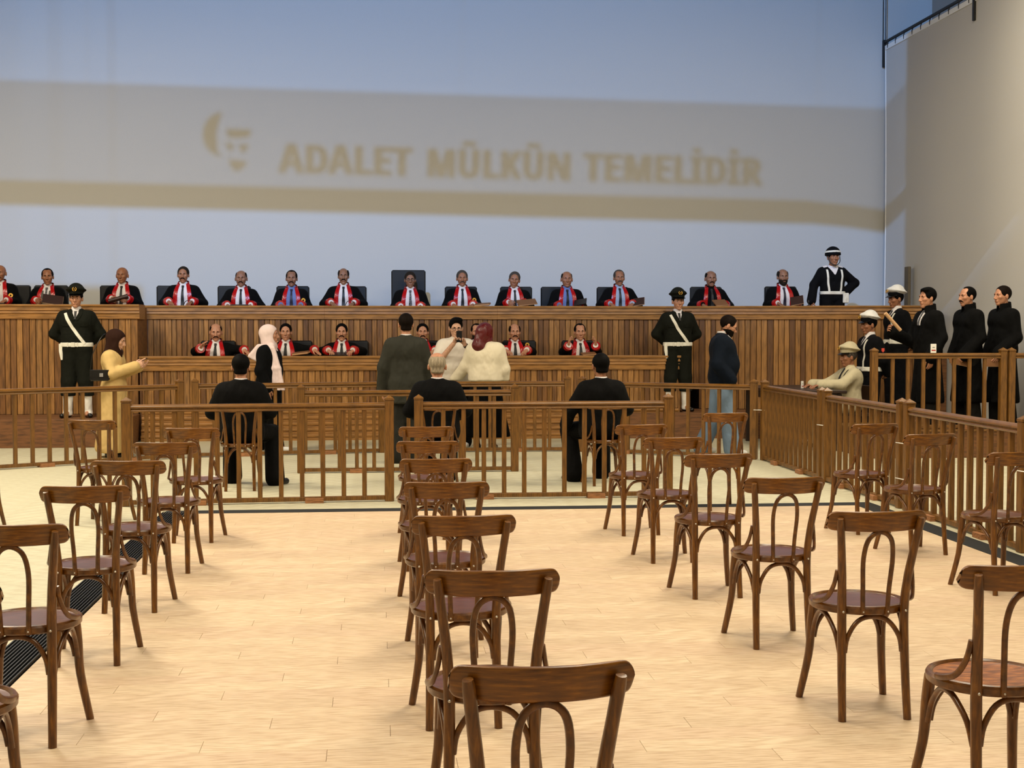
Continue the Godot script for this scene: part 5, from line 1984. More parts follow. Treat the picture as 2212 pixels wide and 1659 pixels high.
func build_visitors() -> void:
	# woman in a cream coat, looking at her phone, seen from her right side
	var t := thing("person", "woman in a long cream coat and brown headscarf looking at her phone", "person", Vector3(-3.30, 0, -17.95), PI / 2 - 0.1)
	var j := standing(1.60)
	j["elbow_r"] = Vector3(-0.23, 1.06, 0.05)
	j["wrist_r"] = Vector3(-0.10, 1.15, 0.30)
	j["fingers_r"] = Vector3(0.25, 0.45, 0.9)
	j["palm_r"] = Vector3(1, 0, 0)
	j["elbow_l"] = Vector3(0.22, 1.05, 0.06)
	j["wrist_l"] = Vector3(0.05, 1.13, 0.30)
	j["fingers_l"] = Vector3(-0.1, 0.3, 0.9)
	j["palm_l"] = Vector3(-0.6, 0.8, 0)
	var look := Vector3(0.30, 0.0, 0)
	j["head"] += Vector3(0, -0.01, 0.03)
	part(t, "body", mesh_of(body_mesh(j, "woman", look, ["point", "relaxed"])), mats["skin_pale"])
	var coat := torso_prims(j, 0.030)
	coat.append_array(arm_prims(j, 0.026, 0.01))
	coat.append(cap(Vector3(-0.07, 0.85, 0), Vector3(-0.09, 0.12, -0.01), 0.140, 0.165, 0.06))
	coat.append(cap(Vector3(0.07, 0.85, 0), Vector3(0.09, 0.12, -0.01), 0.140, 0.165, 0.06))
	coat.append(cap(Vector3(0, 0.7, -0.06), Vector3(0, 0.12, -0.10), 0.10, 0.13, 0.06))
	for k in 7:
		var a := k * 0.9
		coat.append(cap(Vector3(cos(a) * 0.12, 0.8, sin(a) * 0.11), Vector3(cos(a) * 0.21, 0.12, sin(a) * 0.20), 0.02, 0.035, 0.05))
	coat.append(block(Vector3(0, -0.06, 0), Vector3(1, 0.12, 1), 0.01))
	part(t, "coat", mesh_of(nets(coat, 0.0145)), mats["coat_cream"], "long cream coat")
	shoes(t, j, mats["shoe_black"])
	var x := head_at(j, look)
	face_parts(t, x, {"hair_color": "hair_black"})
	hijab(t, x, mats["scarf_brown"], [cap(Vector3(0, -0.13, 0.06), Vector3(-0.03, -0.28, 0.11), 0.05, 0.02, 0.05)], "dark brown headscarf")
	# woman with pink scarf, black coat
	t = thing("person", "woman in black with a pale pink headscarf walking to the right", "person", Vector3(-1.41, 0, -18.62), PI / 2 - 0.2)
	j = standing(1.66)
	j["elbow_r"] = Vector3(-0.25, 1.07, -0.05)
	j["wrist_r"] = Vector3(-0.24, 0.84, 0.04)
	j["knee_r"] = Vector3(-0.09, 0.48, 0.07)
	j["ankle_r"] = Vector3(-0.09, 0.085, 0.12)
	j["ankle_l"] = Vector3(0.09, 0.10, -0.16)
	look = Vector3(0.03, 0.12, 0)
	part(t, "body", mesh_of(body_mesh(j, "woman", look)), mats["skin_fair"])
	coat = torso_prims(j, 0.045, 0.02)
	coat.append_array(arm_prims(j, 0.026, 0.01))
	coat.append(cap(Vector3(0, 0.9, 0), Vector3(0, 0.60, -0.01), 0.165, 0.175, 0.06))
	coat.append(block(Vector3(0, 0.28, 0), Vector3(1, 0.27, 1), 0.01))
	part(t, "coat", mesh_of(nets(coat, 0.0145)), mats["coat_black"])
	part(t, "trousers", mesh_of(nets(leg_prims(j, 0.03, 0.03), 0.0155)), mats["trouser_black"])
	shoes(t, j, mats["shoe_white"])
	x = head_at(j, look)
	face_parts(t, x, {"hair_color": "hair_brown"})
	hijab(t, x, mats["scarf_pink"], [], "pale pink headscarf")
	# the scarf's long ends: one over the back, one down the side
	var sc := [cap(Vector3(0.10, 1.38, 0.03), Vector3(-0.10, 1.38, 0.06), 0.060, 0.060, 0.03)]
	for q in 4:
		sc.append(cap(Vector3(-0.13 - 0.012 * q, 1.36, 0.0 + 0.035 * q), Vector3(-0.165 - 0.006 * q, 1.10, 0.05 + 0.045 * q), 0.030, 0.026, 0.03))
		sc.append(cap(Vector3(-0.165 - 0.006 * q, 1.10, 0.05 + 0.045 * q), Vector3(-0.175 - 0.006 * q, 0.80, 0.06 + 0.062 * q), 0.026, 0.024, 0.03))
		sc.append(cap(Vector3(-0.12, 1.38, -0.02 - 0.03 * q), Vector3(-0.15, 1.20 + 0.02 * q, -0.10 - 0.04 * q), 0.035, 0.025, 0.03))
	sc.append(block(Vector3(0, 0.6, 0), Vector3(1, 0.21, 1), 0.01))
	part(t, "scarf_end", mesh_of(nets(sc, 0.0125)), mats["scarf_pink"], "long end of the pink scarf")
	# man in charcoal suit, seen from behind
	t = thing("person", "man in a charcoal grey suit standing with his back to us", "person", Vector3(0.36, 0, -16.80), PI + 0.05)
	j = standing(1.80)
	for e in [["r", -1.0], ["l", 1.0]]:
		j["elbow_" + e[0]] = Vector3(0.275 * e[1], 1.16, -0.02)
		j["wrist_" + e[0]] = Vector3(0.285 * e[1], 0.90, 0.05)
	look = Vector3(0.0, 0.0, 0)
	part(t, "body", mesh_of(body_mesh(j, "plain", look)), mats["skin_fair"])
	coat = torso_prims(j, 0.030, 0.0, 1.08)
	coat.append_array(arm_prims(j, 0.020, 0.012))
	coat.append(cap(Vector3(-0.06, 0.92, 0), Vector3(-0.06, 0.72, -0.01), 0.145, 0.150, 0.05))
	coat.append(cap(Vector3(0.06, 0.92, 0), Vector3(0.06, 0.72, -0.01), 0.145, 0.150, 0.05))
	coat.append(block(Vector3(0, 0.35, 0), Vector3(1, 0.37, 1), 0.01))
	part(t, "jacket", mesh_of(nets(coat, 0.014)), mats["suit_charcoal"], "charcoal grey jacket")
	part(t, "trousers", mesh_of(nets(leg_prims(j, 0.034, 0.03), 0.0155)), mats["trouser_charcoal"])
	shoes(t, j, mats["shoe_black"])
	shirt_collar(t, j, mats["shirt_white"], 0.038)
	face_parts(t, head_at(j, look), {"hair": "nape", "hair_color": "hair_brown"})
	# man in white T-shirt photographing with his phone
	t = thing("person", "man in a white T-shirt and glasses holding up his phone", "person", Vector3(1.09, 0, -19.05), 0.06)
	j = standing(1.75)
	j["elbow_r"] = Vector3(-0.27, 1.15, 0.16)
	j["wrist_r"] = Vector3(-0.065, 1.42, 0.31)
	j["fingers_r"] = Vector3(0.35, 0.8, 0.25)
	j["palm_r"] = Vector3(0.7, 0.1, 0.6)
	j["elbow_l"] = Vector3(0.28, 1.16, 0.16)
	j["wrist_l"] = Vector3(0.085, 1.41, 0.31)
	j["fingers_l"] = Vector3(-0.35, 0.8, 0.25)
	j["palm_l"] = Vector3(-0.7, 0.1, 0.6)
	look = Vector3(0.12, 0, 0)
	part(t, "body", mesh_of(body_mesh(j, "round", look, ["grip", "grip"], true)), mats["skin_pale"])
	coat = torso_prims(j, 0.045, 0.05, 1.05)
	coat.append_array(arm_prims(j, 0.030, 0.012, 0.42))
	coat.append(cap(Vector3(-0.05, 0.95, 0.01), Vector3(0.05, 0.95, 0.01), 0.15, 0.15, 0.05))
	coat.append(block(Vector3(0, 0.40, 0), Vector3(1, 0.44, 1), 0.01))
	part(t, "t_shirt", mesh_of(nets(coat, 0.0135)), mats["tee_white"], "white T-shirt")
	var lg := leg_prims(j, 0.04, 0.03)
	lg.append(cap(j["pelvis"] + Vector3(-0.07, 0, 0), j["pelvis"] + Vector3(0.07, 0, 0), 0.13, 0.13, 0.05))
	part(t, "trousers", mesh_of(nets(lg, 0.0155)), mats["trouser_black"])
	shoes(t, j, mats["shoe_white"])
	x = head_at(j, look)
	face_parts(t, x, {"hair": "thick", "hair_color": "hair_black", "glasses": true})
	var wb := Geo.new()
	var wl: Vector3 = j["elbow_l"].lerp(j["wrist_l"], 0.90)
	wb.tube([wl, j["elbow_l"].lerp(j["wrist_l"], 0.96)], [0.036], 12)
	part(t, "wristwatch", wb, mats["tie_dark"])
	# woman in cream jumper and red scarf, seen from behind
	t = thing("person", "woman in a cream jumper and dark red headscarf with her back to us", "person", Vector3(1.46, 0, -18.55), PI - 0.15)
	j = standing(1.69)
	j["elbow_l"] = Vector3(0.27, 1.12, 0.05)
	j["wrist_l"] = Vector3(0.42, 0.93, 0.17)
	j["fingers_l"] = Vector3(0.6, -0.4, 0.5)
	j["elbow_r"] = Vector3(-0.25, 1.08, 0.0)
	j["wrist_r"] = Vector3(-0.235, 0.86, 0.10)
	look = Vector3(-0.02, -0.5, 0.06)
	part(t, "body", mesh_of(body_mesh(j, "woman", look)), mats["skin_pale"])
	coat = torso_prims(j, 0.050, 0.01, 1.12)
	coat.append_array(arm_prims(j, 0.034, 0.012))
	coat.append(block(Vector3(0, 0.44, 0), Vector3(1, 0.48, 1), 0.02))
	part(t, "jumper", mesh_of(nets(coat, 0.0135)), mats["jumper_cream"], "loose cream jumper")
	var sk := [cap(Vector3(-0.06, 0.92, 0), Vector3(-0.12, 0.22, 0), 0.135, 0.185, 0.06), cap(Vector3(0.06, 0.92, 0), Vector3(0.12, 0.22, 0), 0.135, 0.185, 0.06)]
	for k in 8:
		var a := k * 0.78
		sk.append(cap(Vector3(cos(a) * 0.12, 0.85, sin(a) * 0.10), Vector3(cos(a) * 0.29, 0.2, sin(a) * 0.17), 0.02, 0.04, 0.05))
	sk.append(block(Vector3(0, 0.0, 0), Vector3(1, 0.17, 1), 0.01))
	sk.append(block(Vector3(0, 1.5, 0), Vector3(1, 0.52, 1), 0.01))
	part(t, "skirt", mesh_of(nets(sk, 0.0155)), mats["skirt_black"], "long black skirt")
	shoes(t, j, mats["shoe_black"])
	x = head_at(j, look)
	face_parts(t, x, {"hair_color": "hair_brown"})
	hijab(t, x, mats["scarf_red"], [cap(Vector3(0, 0.0, -0.09), Vector3(0.02, -0.17, -0.125), 0.07, 0.075, 0.05), cap(Vector3(0.02, -0.17, -0.125), Vector3(0.05, -0.30, -0.135), 0.075, 0.02, 0.04)], "dark red satin headscarf")
	# man in navy cardigan and jeans walking to the right, head bowed
	t = thing("person", "bearded man in a navy cardigan and jeans, head bowed", "person", Vector3(4.43, 0, -17.55), PI / 2 - 0.12)
	j = standing(1.82)
	j["head"] += Vector3(0, -0.035, 0.075)
	j["neck"] += Vector3(0, -0.005, 0.02)
	j["elbow_r"] = Vector3(-0.26, 1.16, -0.08)
	j["wrist_r"] = Vector3(-0.235, 0.97, 0.09)
	j["fingers_r"] = Vector3(0.1, -0.9, 0.4)
	j["elbow_l"] = Vector3(0.26, 1.16, -0.04)
	j["wrist_l"] = Vector3(0.235, 0.97, 0.12)
	j["knee_r"] = Vector3(-0.10, 0.51, 0.08)
	j["ankle_r"] = Vector3(-0.10, 0.085, 0.13)
	j["knee_l"] = Vector3(0.10, 0.50, -0.05)
	j["ankle_l"] = Vector3(0.10, 0.095, -0.24)
	look = Vector3(0.42, 0.0, 0)
	part(t, "body", mesh_of(body_mesh(j, "plain", look)), mats["skin_fair"])
	coat = torso_prims(j, 0.048, 0.045, 1.05)
	coat.append_array(arm_prims(j, 0.032, 0.012))
	coat.append(cap(Vector3(-0.05, 0.97, 0.01), Vector3(0.05, 0.97, 0.01), 0.155, 0.155, 0.05))
	coat.append(block(Vector3(0, 0.42, 0), Vector3(1, 0.46, 1), 0.02))
	part(t, "cardigan", mesh_of(nets(coat, 0.014)), mats["cardigan_navy"], "navy cardigan")
	part(t, "shirt_front", ribbon(coat, [Vector3(0, j["neck"].y + 0.01, 0.055), Vector3(0, 1.36, 0.05), Vector3(0, 1.2, 0.04), Vector3(0, 1.0, 0.035), Vector3(0, 0.92, 0.035)], 0.006), mats["shirt_white"])
	shirt_collar(t, j, mats["shirt_white"], 0.06)
	lg = leg_prims(j, 0.036, 0.022)
	lg.append(cap(j["pelvis"] + Vector3(-0.07, 0, 0), j["pelvis"] + Vector3(0.07, 0, 0), 0.135, 0.135, 0.05))
	part(t, "jeans", mesh_of(nets(lg, 0.015)), mats["jeans"], "light blue jeans")
	shoes(t, j, mats["shoe_white"])
	face_parts(t, head_at(j, look), {"hair": "short", "hair_color": "hair_brown", "beard": true, "glasses": true})


func build_seated_men() -> void:
	var men := [
		[Vector3(-1.37, 0, -14.33), 0.03, "hair_black", "nape", "skin_fair", "black-haired man in a black suit seated left of the pink scarf, back to us"],
		[Vector3(0.63, 0, -14.38), -0.04, "hair_white", "nape", "skin_fair", "white-haired balding man in a black suit seated with his back to us"],
		[Vector3(2.35, 0, -14.42), 0.10, "hair_black", "nape", "skin_tan", "dark-haired man in a black suit seated on the right, back to us"],
	]
	for k in 3:
		var m: Array = men[k]
		var t := thing("person", m[5], "person", m[0], PI + m[1], "seated men in black suits")
		var j := seated(0.468)
		j["elbow_r"] = Vector3(-0.29, 0.77, 0.02)
		j["elbow_l"] = Vector3(0.29, 0.77, 0.02)
		j["wrist_r"] = Vector3(-0.15, 0.68, 0.26)
		j["wrist_l"] = Vector3(0.15, 0.68, 0.26)
		j["fingers_r"] = Vector3(0.3, -0.3, 0.8)
		j["fingers_l"] = Vector3(-0.3, -0.3, 0.8)
		if k == 0:
			j["knee_r"] = Vector3(-0.30, 0.53, 0.34)
			j["ankle_r"] = Vector3(-0.33, 0.085, 0.16)
			j["toe_r"] = Vector3(-0.7, 0, 0.8)
		if k == 2:
			j["knee_l"] = Vector3(0.26, 0.53, 0.36)
			j["ankle_l"] = Vector3(0.25, 0.085, 0.16)
			j["toe_l"] = Vector3(0.4, 0, 0.9)
			j["elbow_l"] = Vector3(0.33, 0.76, 0.02)
			j["wrist_l"] = Vector3(0.33, 0.60, 0.20)
		var look := Vector3(0.05, 0, 0)
		part(t, "body", mesh_of(body_mesh(j, "round" if k == 1 else "plain", look)), mats[m[4]])
		var coat := torso_prims(j, 0.036, 0.015, 1.10)
		coat.append_array(arm_prims(j, 0.020, 0.010))
		coat.append(cap(Vector3(-0.09, 0.56, 0.0), Vector3(0.09, 0.56, 0.0), 0.135, 0.135, 0.06))
		coat.append(block(Vector3(0, 0.21, 0.0), Vector3(1, 0.265, 1), 0.01))
		part(t, "jacket", mesh_of(nets(coat, 0.014)), mats["suit_black"], "black jacket")
		var lg := leg_prims(j, 0.026, 0.028)
		lg.append(block(Vector3(0, 0.40, -0.2), Vector3(0.5, 0.075, 0.36), 0.02))
		part(t, "trousers", mesh_of(nets(lg, 0.0155)), mats["trouser_black"])
		shoes(t, j, mats["shoe_black"])
		shirt_collar(t, j, mats["shirt_white"], 0.040)
		var x := head_at(j, look)
		face_parts(t, x, {"hair": m[3], "hair_color": m[2]})
		if k == 1:
			# bare crown above the white hair
			var p := [ell(Vector3(0, 0.036, -0.018), Vector3(0.0875, 0.097, 0.106), 0.02), ell(Vector3(0, 0.02, -0.02), Vector3(0.2, 0.072, 0.2), 0.012, true)]
			part(t, "bald_crown", mesh_of(nets(p, 0.007)), mats["skin_fair"]).transform = x


func build_sailors() -> void:
	# helmeted sailor behind the bench
	var t := thing("person", "sailor with a white-banded helmet and white braces behind the bench", "person", Vector3(7.13, 1.2, -21.25), 0.05)
	var j := standing(1.65)
	j["head"] += Vector3(0, 0.0, 0.02)
	j["elbow_l"] = Vector3(0.40, 1.14, -0.06)
	j["wrist_l"] = Vector3(0.22, 0.99, -0.02)
	j["fingers_l"] = Vector3(-0.8, -0.4, -0.2)
	j["elbow_r"] = Vector3(-0.29, 1.11, -0.02)
	j["wrist_r"] = Vector3(-0.36, 0.86, 0.06)
	var look := Vector3(-0.05, 0.05, 0)
	part(t, "body", mesh_of(body_mesh(j, "plain", look)), mats["skin_tan"])
	var trunk := torso_prims(j, 0.022, 0.0, 1.08)
	var coat := trunk.duplicate()
	coat.append_array(arm_prims(j, 0.022, 0.02))
	part(t, "jumper", mesh_of(nets(coat, 0.0145)), mats["uniform_navy"], "navy sailor jumper")
	part(t, "trousers", mesh_of(nets(leg_prims(j, 0.04, 0.04), 0.016)), mats["uniform_navy"])
	shoes(t, j, mats["shoe_black"])
	var n: Vector3 = j["neck"]
	part(t, "vest_front", ribbon(coat, [Vector3(0, n.y + 0.025, 0.085), Vector3(0, n.y - 0.01, 0.080), Vector3(0, n.y - 0.06, 0.048), Vector3(0, n.y - 0.125, 0.008)], 0.005), mats["shirt_white"])
	for s in [-1.0, 1.0]:
		part(t, "collar_edge", ribbon(coat, [Vector3(0.16 * s, n.y - 0.005, 0.012), Vector3(0.09 * s, n.y + 0.012, 0.014)], 0.006), mats["shirt_white"])
		part(t, "brace", ribbon(coat, [Vector3(0.118 * s, n.y - 0.045, 0.015), Vector3(0.118 * s, n.y - 0.15, 0.015), Vector3(0.105 * s, n.y - 0.30, 0.015), Vector3(0.092 * s, 1.0, 0.015)], 0.007), mats["belt_white"], "white brace strap")
	part(t, "belt", mesh_of(belt_of(torso_prims(j, 0.033, 0.0, 1.08), 0.98, 0.026)), mats["belt_white"], "white belt")
	var g := Geo.new()
	g.bevel_box(Vector3(0.185, 0.90, 0.10), Vector3(0.10, 0.16, 0.05), 0.012)
	part(t, "belt_pouch", g, mats["belt_white"], "white pouch on the belt")
	var x := head_at(j, look)
	face_parts(t, x, {"hair": "short", "hair_color": "hair_black"})
	var helmet := Node3D.new()
	helmet.name = "helmet"
	t.add_child(helmet, true)
	helmet.transform = x
	part(helmet, "shell", mesh_of(nets([ell(Vector3(0, 0.045, -0.012), Vector3(0.112, 0.122, 0.132), 0.02), block(Vector3(0, -0.13, 0.08), Vector3(0.3, 0.16, 0.3), 0.01), block(Vector3(0, -0.20, 0), Vector3(0.3, 0.19, 0.3), 0.01)], 0.008)), mats["uniform_navy"])
	part(helmet, "white_stripe", mesh_of(nets([ell(Vector3(0, 0.045, -0.012), Vector3(0.1145, 0.1245, 0.1345), 0.02), block(Vector3(0, 0.33, 0), Vector3(0.3, 0.23, 0.3), 0.003), block(Vector3(0, -0.14, 0), Vector3(0.3, 0.208, 0.3), 0.003)], 0.007)), mats["belt_white"], "white band round the helmet")
	g = Geo.new()
	g.tube(curve([Vector3(-0.088, 0.02, 0.03), Vector3(-0.078, -0.07, 0.05), Vector3(0, -0.122, 0.075), Vector3(0.078, -0.07, 0.05), Vector3(0.088, 0.02, 0.03)], 5), [0.006], 6)
	part(helmet, "chin_strap", g, mats["tie_dark"])
	# two sailors in white caps, facing left
	for k in 2:
		t = thing("person", ["sailor in a white cap standing on the platform, higher of two", "sailor in a white cap with an arm badge, lower of two"][k], "person", [Vector3(7.60, 0.38, -19.75), Vector3(6.98, 0, -19.15)][k], -PI / 2 + [0.15, 0.12][k], "sailors in white caps")
		j = standing(1.80)
		j["elbow_l"] = Vector3(0.24, 1.17, -0.10)
		j["wrist_l"] = Vector3(0.17, 1.0, -0.20)
		j["fingers_l"] = Vector3(-0.6, -0.6, -0.1)
		j["elbow_r"] = Vector3(-0.24, 1.17, -0.10)
		j["wrist_r"] = Vector3(-0.17, 1.0, -0.20)
		j["fingers_r"] = Vector3(0.6, -0.6, -0.1)
		look = Vector3(0.10, 0.05, 0)
		part(t, "body", mesh_of(body_mesh(j, "plain", look)), mats["skin_tan"])
		trunk = torso_prims(j, 0.024, 0.0, 1.04)
		coat = trunk.duplicate()
		coat.append_array(arm_prims(j, 0.022, 0.01))
		coat.append(cap(Vector3(0, 0.98, 0), Vector3(0, 0.86, 0), 0.15, 0.155, 0.05))
		coat.append(block(Vector3(0, 0.42, 0), Vector3(1, 0.40, 1), 0.01))
		part(t, "tunic", mesh_of(nets(coat, 0.0145)), mats["uniform_navy"], "navy tunic")
		part(t, "trousers", mesh_of(nets(leg_prims(j, 0.034, 0.03), 0.016)), mats["uniform_navy"])
		for e in ["r", "l"]:
			var a: Vector3 = j["ankle_" + e]
			part(t, "spat", mesh_of(nets([cap(a + Vector3(0, -0.03, 0.0), a + Vector3(0, 0.17, 0), 0.064, 0.076, 0.02), block(Vector3(a.x, -0.10, a.z), Vector3(0.4, 0.115, 0.4), 0.004)], 0.013)), mats["spat_white"])
		shoes(t, j, mats["shoe_black"])
		n = j["neck"]
		shirt_collar(t, j, mats["shirt_white"], 0.06)
		part(t, "shirt_front", ribbon(coat, [Vector3(0, n.y + 0.01, 0.055), Vector3(0, n.y - 0.05, 0.045), Vector3(0, n.y - 0.14, 0.008)], 0.005), mats["shirt_white"])
		part(t, "tie", ribbon(coat, [Vector3(0, n.y, 0.018), Vector3(0, n.y - 0.06, 0.016), Vector3(0, n.y - 0.15, 0.012)], 0.011), mats["tie_dark"])
		part(t, "belt", mesh_of(belt_of(torso_prims(j, 0.036, 0.0, 1.04), 1.05, 0.032)), mats["belt_white"], "white belt")
		part(t, "chest_strap", ribbon(coat, [Vector3(0.10, n.y - 0.05, 0.014), Vector3(0.11, n.y - 0.2, 0.014), Vector3(0.08, 1.07, 0.014)], 0.007), mats["belt_white"], "white chest strap")
		if k == 1:
			var sh: Vector3 = j["shoulder_l"].lerp(j["elbow_l"], 0.5)
			g = Geo.new()
			g.extrude(PackedVector2Array([Vector2(-0.022, 0.03), Vector2(0.022, 0.03), Vector2(0.022, -0.008), Vector2(0, -0.03), Vector2(-0.022, -0.008)]), Vector3(0, 0, 0), Vector3(0.006, 0, 0), Vector3.FORWARD, Vector3.UP)
			part(t, "arm_badge", g, mats["badge_pink"], "pink shield badge on the arm").position = sh + Vector3(0.076, 0.02, 0)
			g = Geo.new()
			for s in [-1.0, 1.0]:
				g.tube([Vector3(0, -0.01, 0), Vector3(0, 0.0, 0.022 * s), Vector3(0, 0.014, 0.042 * s)], [0.009, 0.009, 0.006], 6)
			part(t, "chevron", g, mats["badge_yellow"], "yellow winged chevron").position = sh + Vector3(0.078, -0.045, 0)
		x = head_at(j, look)
		face_parts(t, x, {"hair": "short", "hair_color": "hair_black"})
		peaked_cap(t, x, mats["cap_white"], mats["uniform_navy"], 0.26)
	# seated officer in cream, facing left, arm on the table
	t = thing("person", "seated officer in a cream uniform and cap, arm stretched on the table", "person", Vector3(6.50, 0, -18.62), -PI / 2 + 0.12)
	j = seated(0.468)
	j["shoulder_l"] += Vector3(0, 0, 0.03)
	j["elbow_l"] = Vector3(0.27, 0.86, 0.24)
	j["wrist_l"] = Vector3(0.22, 0.86, 0.52)
	j["fingers_l"] = Vector3(0.0, -0.15, 0.9)
	j["palm_l"] = Vector3(0, -1, 0)
	j["elbow_r"] = Vector3(-0.27, 0.84, 0.22)
	j["wrist_r"] = Vector3(-0.20, 0.85, 0.45)
	j["fingers_r"] = Vector3(0.1, -0.15, 0.9)
	j["palm_r"] = Vector3(0, -1, 0)
	look = Vector3(0.05, 0.0, 0)
	part(t, "body", mesh_of(body_mesh(j, "long", look)), mats["skin_tan"])
	coat = torso_prims(j, 0.034, 0.01, 1.06)
	coat.append_array(arm_prims(j, 0.024, 0.012))
	coat.append(cap(Vector3(-0.08, 0.58, 0.0), Vector3(0.08, 0.58, 0.0), 0.13, 0.13, 0.06))
	coat.append(block(Vector3(0, 0.22, 0.0), Vector3(1, 0.265, 1), 0.01))
	part(t, "jacket", mesh_of(nets(coat, 0.014)), mats["officer_cream"], "cream uniform jacket")
	var lg := leg_prims(j, 0.026, 0.02)
	part(t, "trousers", mesh_of(nets(lg, 0.016)), mats["officer_cream"])
	shoes(t, j, mats["shoe_black"])
	n = j["neck"]
	shirt_collar(t, j, mats["officer_cream"], 0.045)
	part(t, "tie", ribbon(coat, [Vector3(0, n.y, 0.020), Vector3(0, n.y - 0.08, 0.018), Vector3(0, n.y - 0.2, 0.024)], 0.008), mats["tie_dark"])
	part(t, "pocket", ribbon(coat, [Vector3(0.11, n.y - 0.16, 0.05), Vector3(0.11, n.y - 0.20, 0.05)], 0.006), mats["officer_cream"])
	part(t, "shoulder_cord", ribbon(coat, [Vector3(0.13, n.y - 0.02, 0.010), Vector3(0.12, n.y - 0.12, 0.008), Vector3(0.07, n.y - 0.24, 0.007)], 0.010), mats["tie_dark"])
	x = head_at(j, look)
	face_parts(t, x, {"hair": "short", "hair_color": "hair_grey", "brow": "hair_mixed"})
	peaked_cap(t, x, mats["officer_cream"], mats["officer_cream"], 0.2)
	# his chair and the table
	t = thing("plain_chair", "dark chair under the seated cream officer", "chair", Vector3(6.52, 0, -18.62), -PI / 2 + 0.12)
	g = Geo.new()
	g.bevel_box(Vector3(0, 0.445, 0), Vector3(0.42, 0.04, 0.42), 0.01)
	part(t, "seat", g, mats["table_dark"])
	g = Geo.new()
	g.bevel_box(Vector3(0, 0.74, -0.215), Vector3(0.40, 0.20, 0.03), 0.01)
	part(t, "backrest", g, mats["table_dark"])
	for c in [[-0.18, -0.21, 0.85], [0.18, -0.21, 0.85], [-0.18, 0.18, 0.44], [0.18, 0.18, 0.44]]:
		g = Geo.new()
		g.tube([Vector3(c[0], 0, c[1]), Vector3(c[0], c[2], c[1])], [0.017], 8)
		part(t, "leg", g, mats["table_dark"])
	t = thing("court_table", "dark table before the cream officer, behind the side railing", "table", Vector3(5.72, 0, -18.72))
	g = Geo.new()
	g.bevel_box(Vector3(0, 0.785, 0), Vector3(0.92, 0.04, 1.9), 0.008)
	part(t, "tabletop", g, mats["table_dark"])
	g = Geo.new()
	g.bevel_box(Vector3(0, 0.715, 0), Vector3(0.80, 0.10, 1.76), 0.006)
	part(t, "apron", g, mats["table_dark"])
	for c in [[-0.38, -0.86], [0.38, -0.86], [-0.38, 0.86], [0.38, 0.86]]:
		g = Geo.new()
		g.bevel_box(Vector3(c[0], 0.38, c[1]), Vector3(0.06, 0.76, 0.06), 0.006)
		part(t, "leg", g, mats["table_dark"])


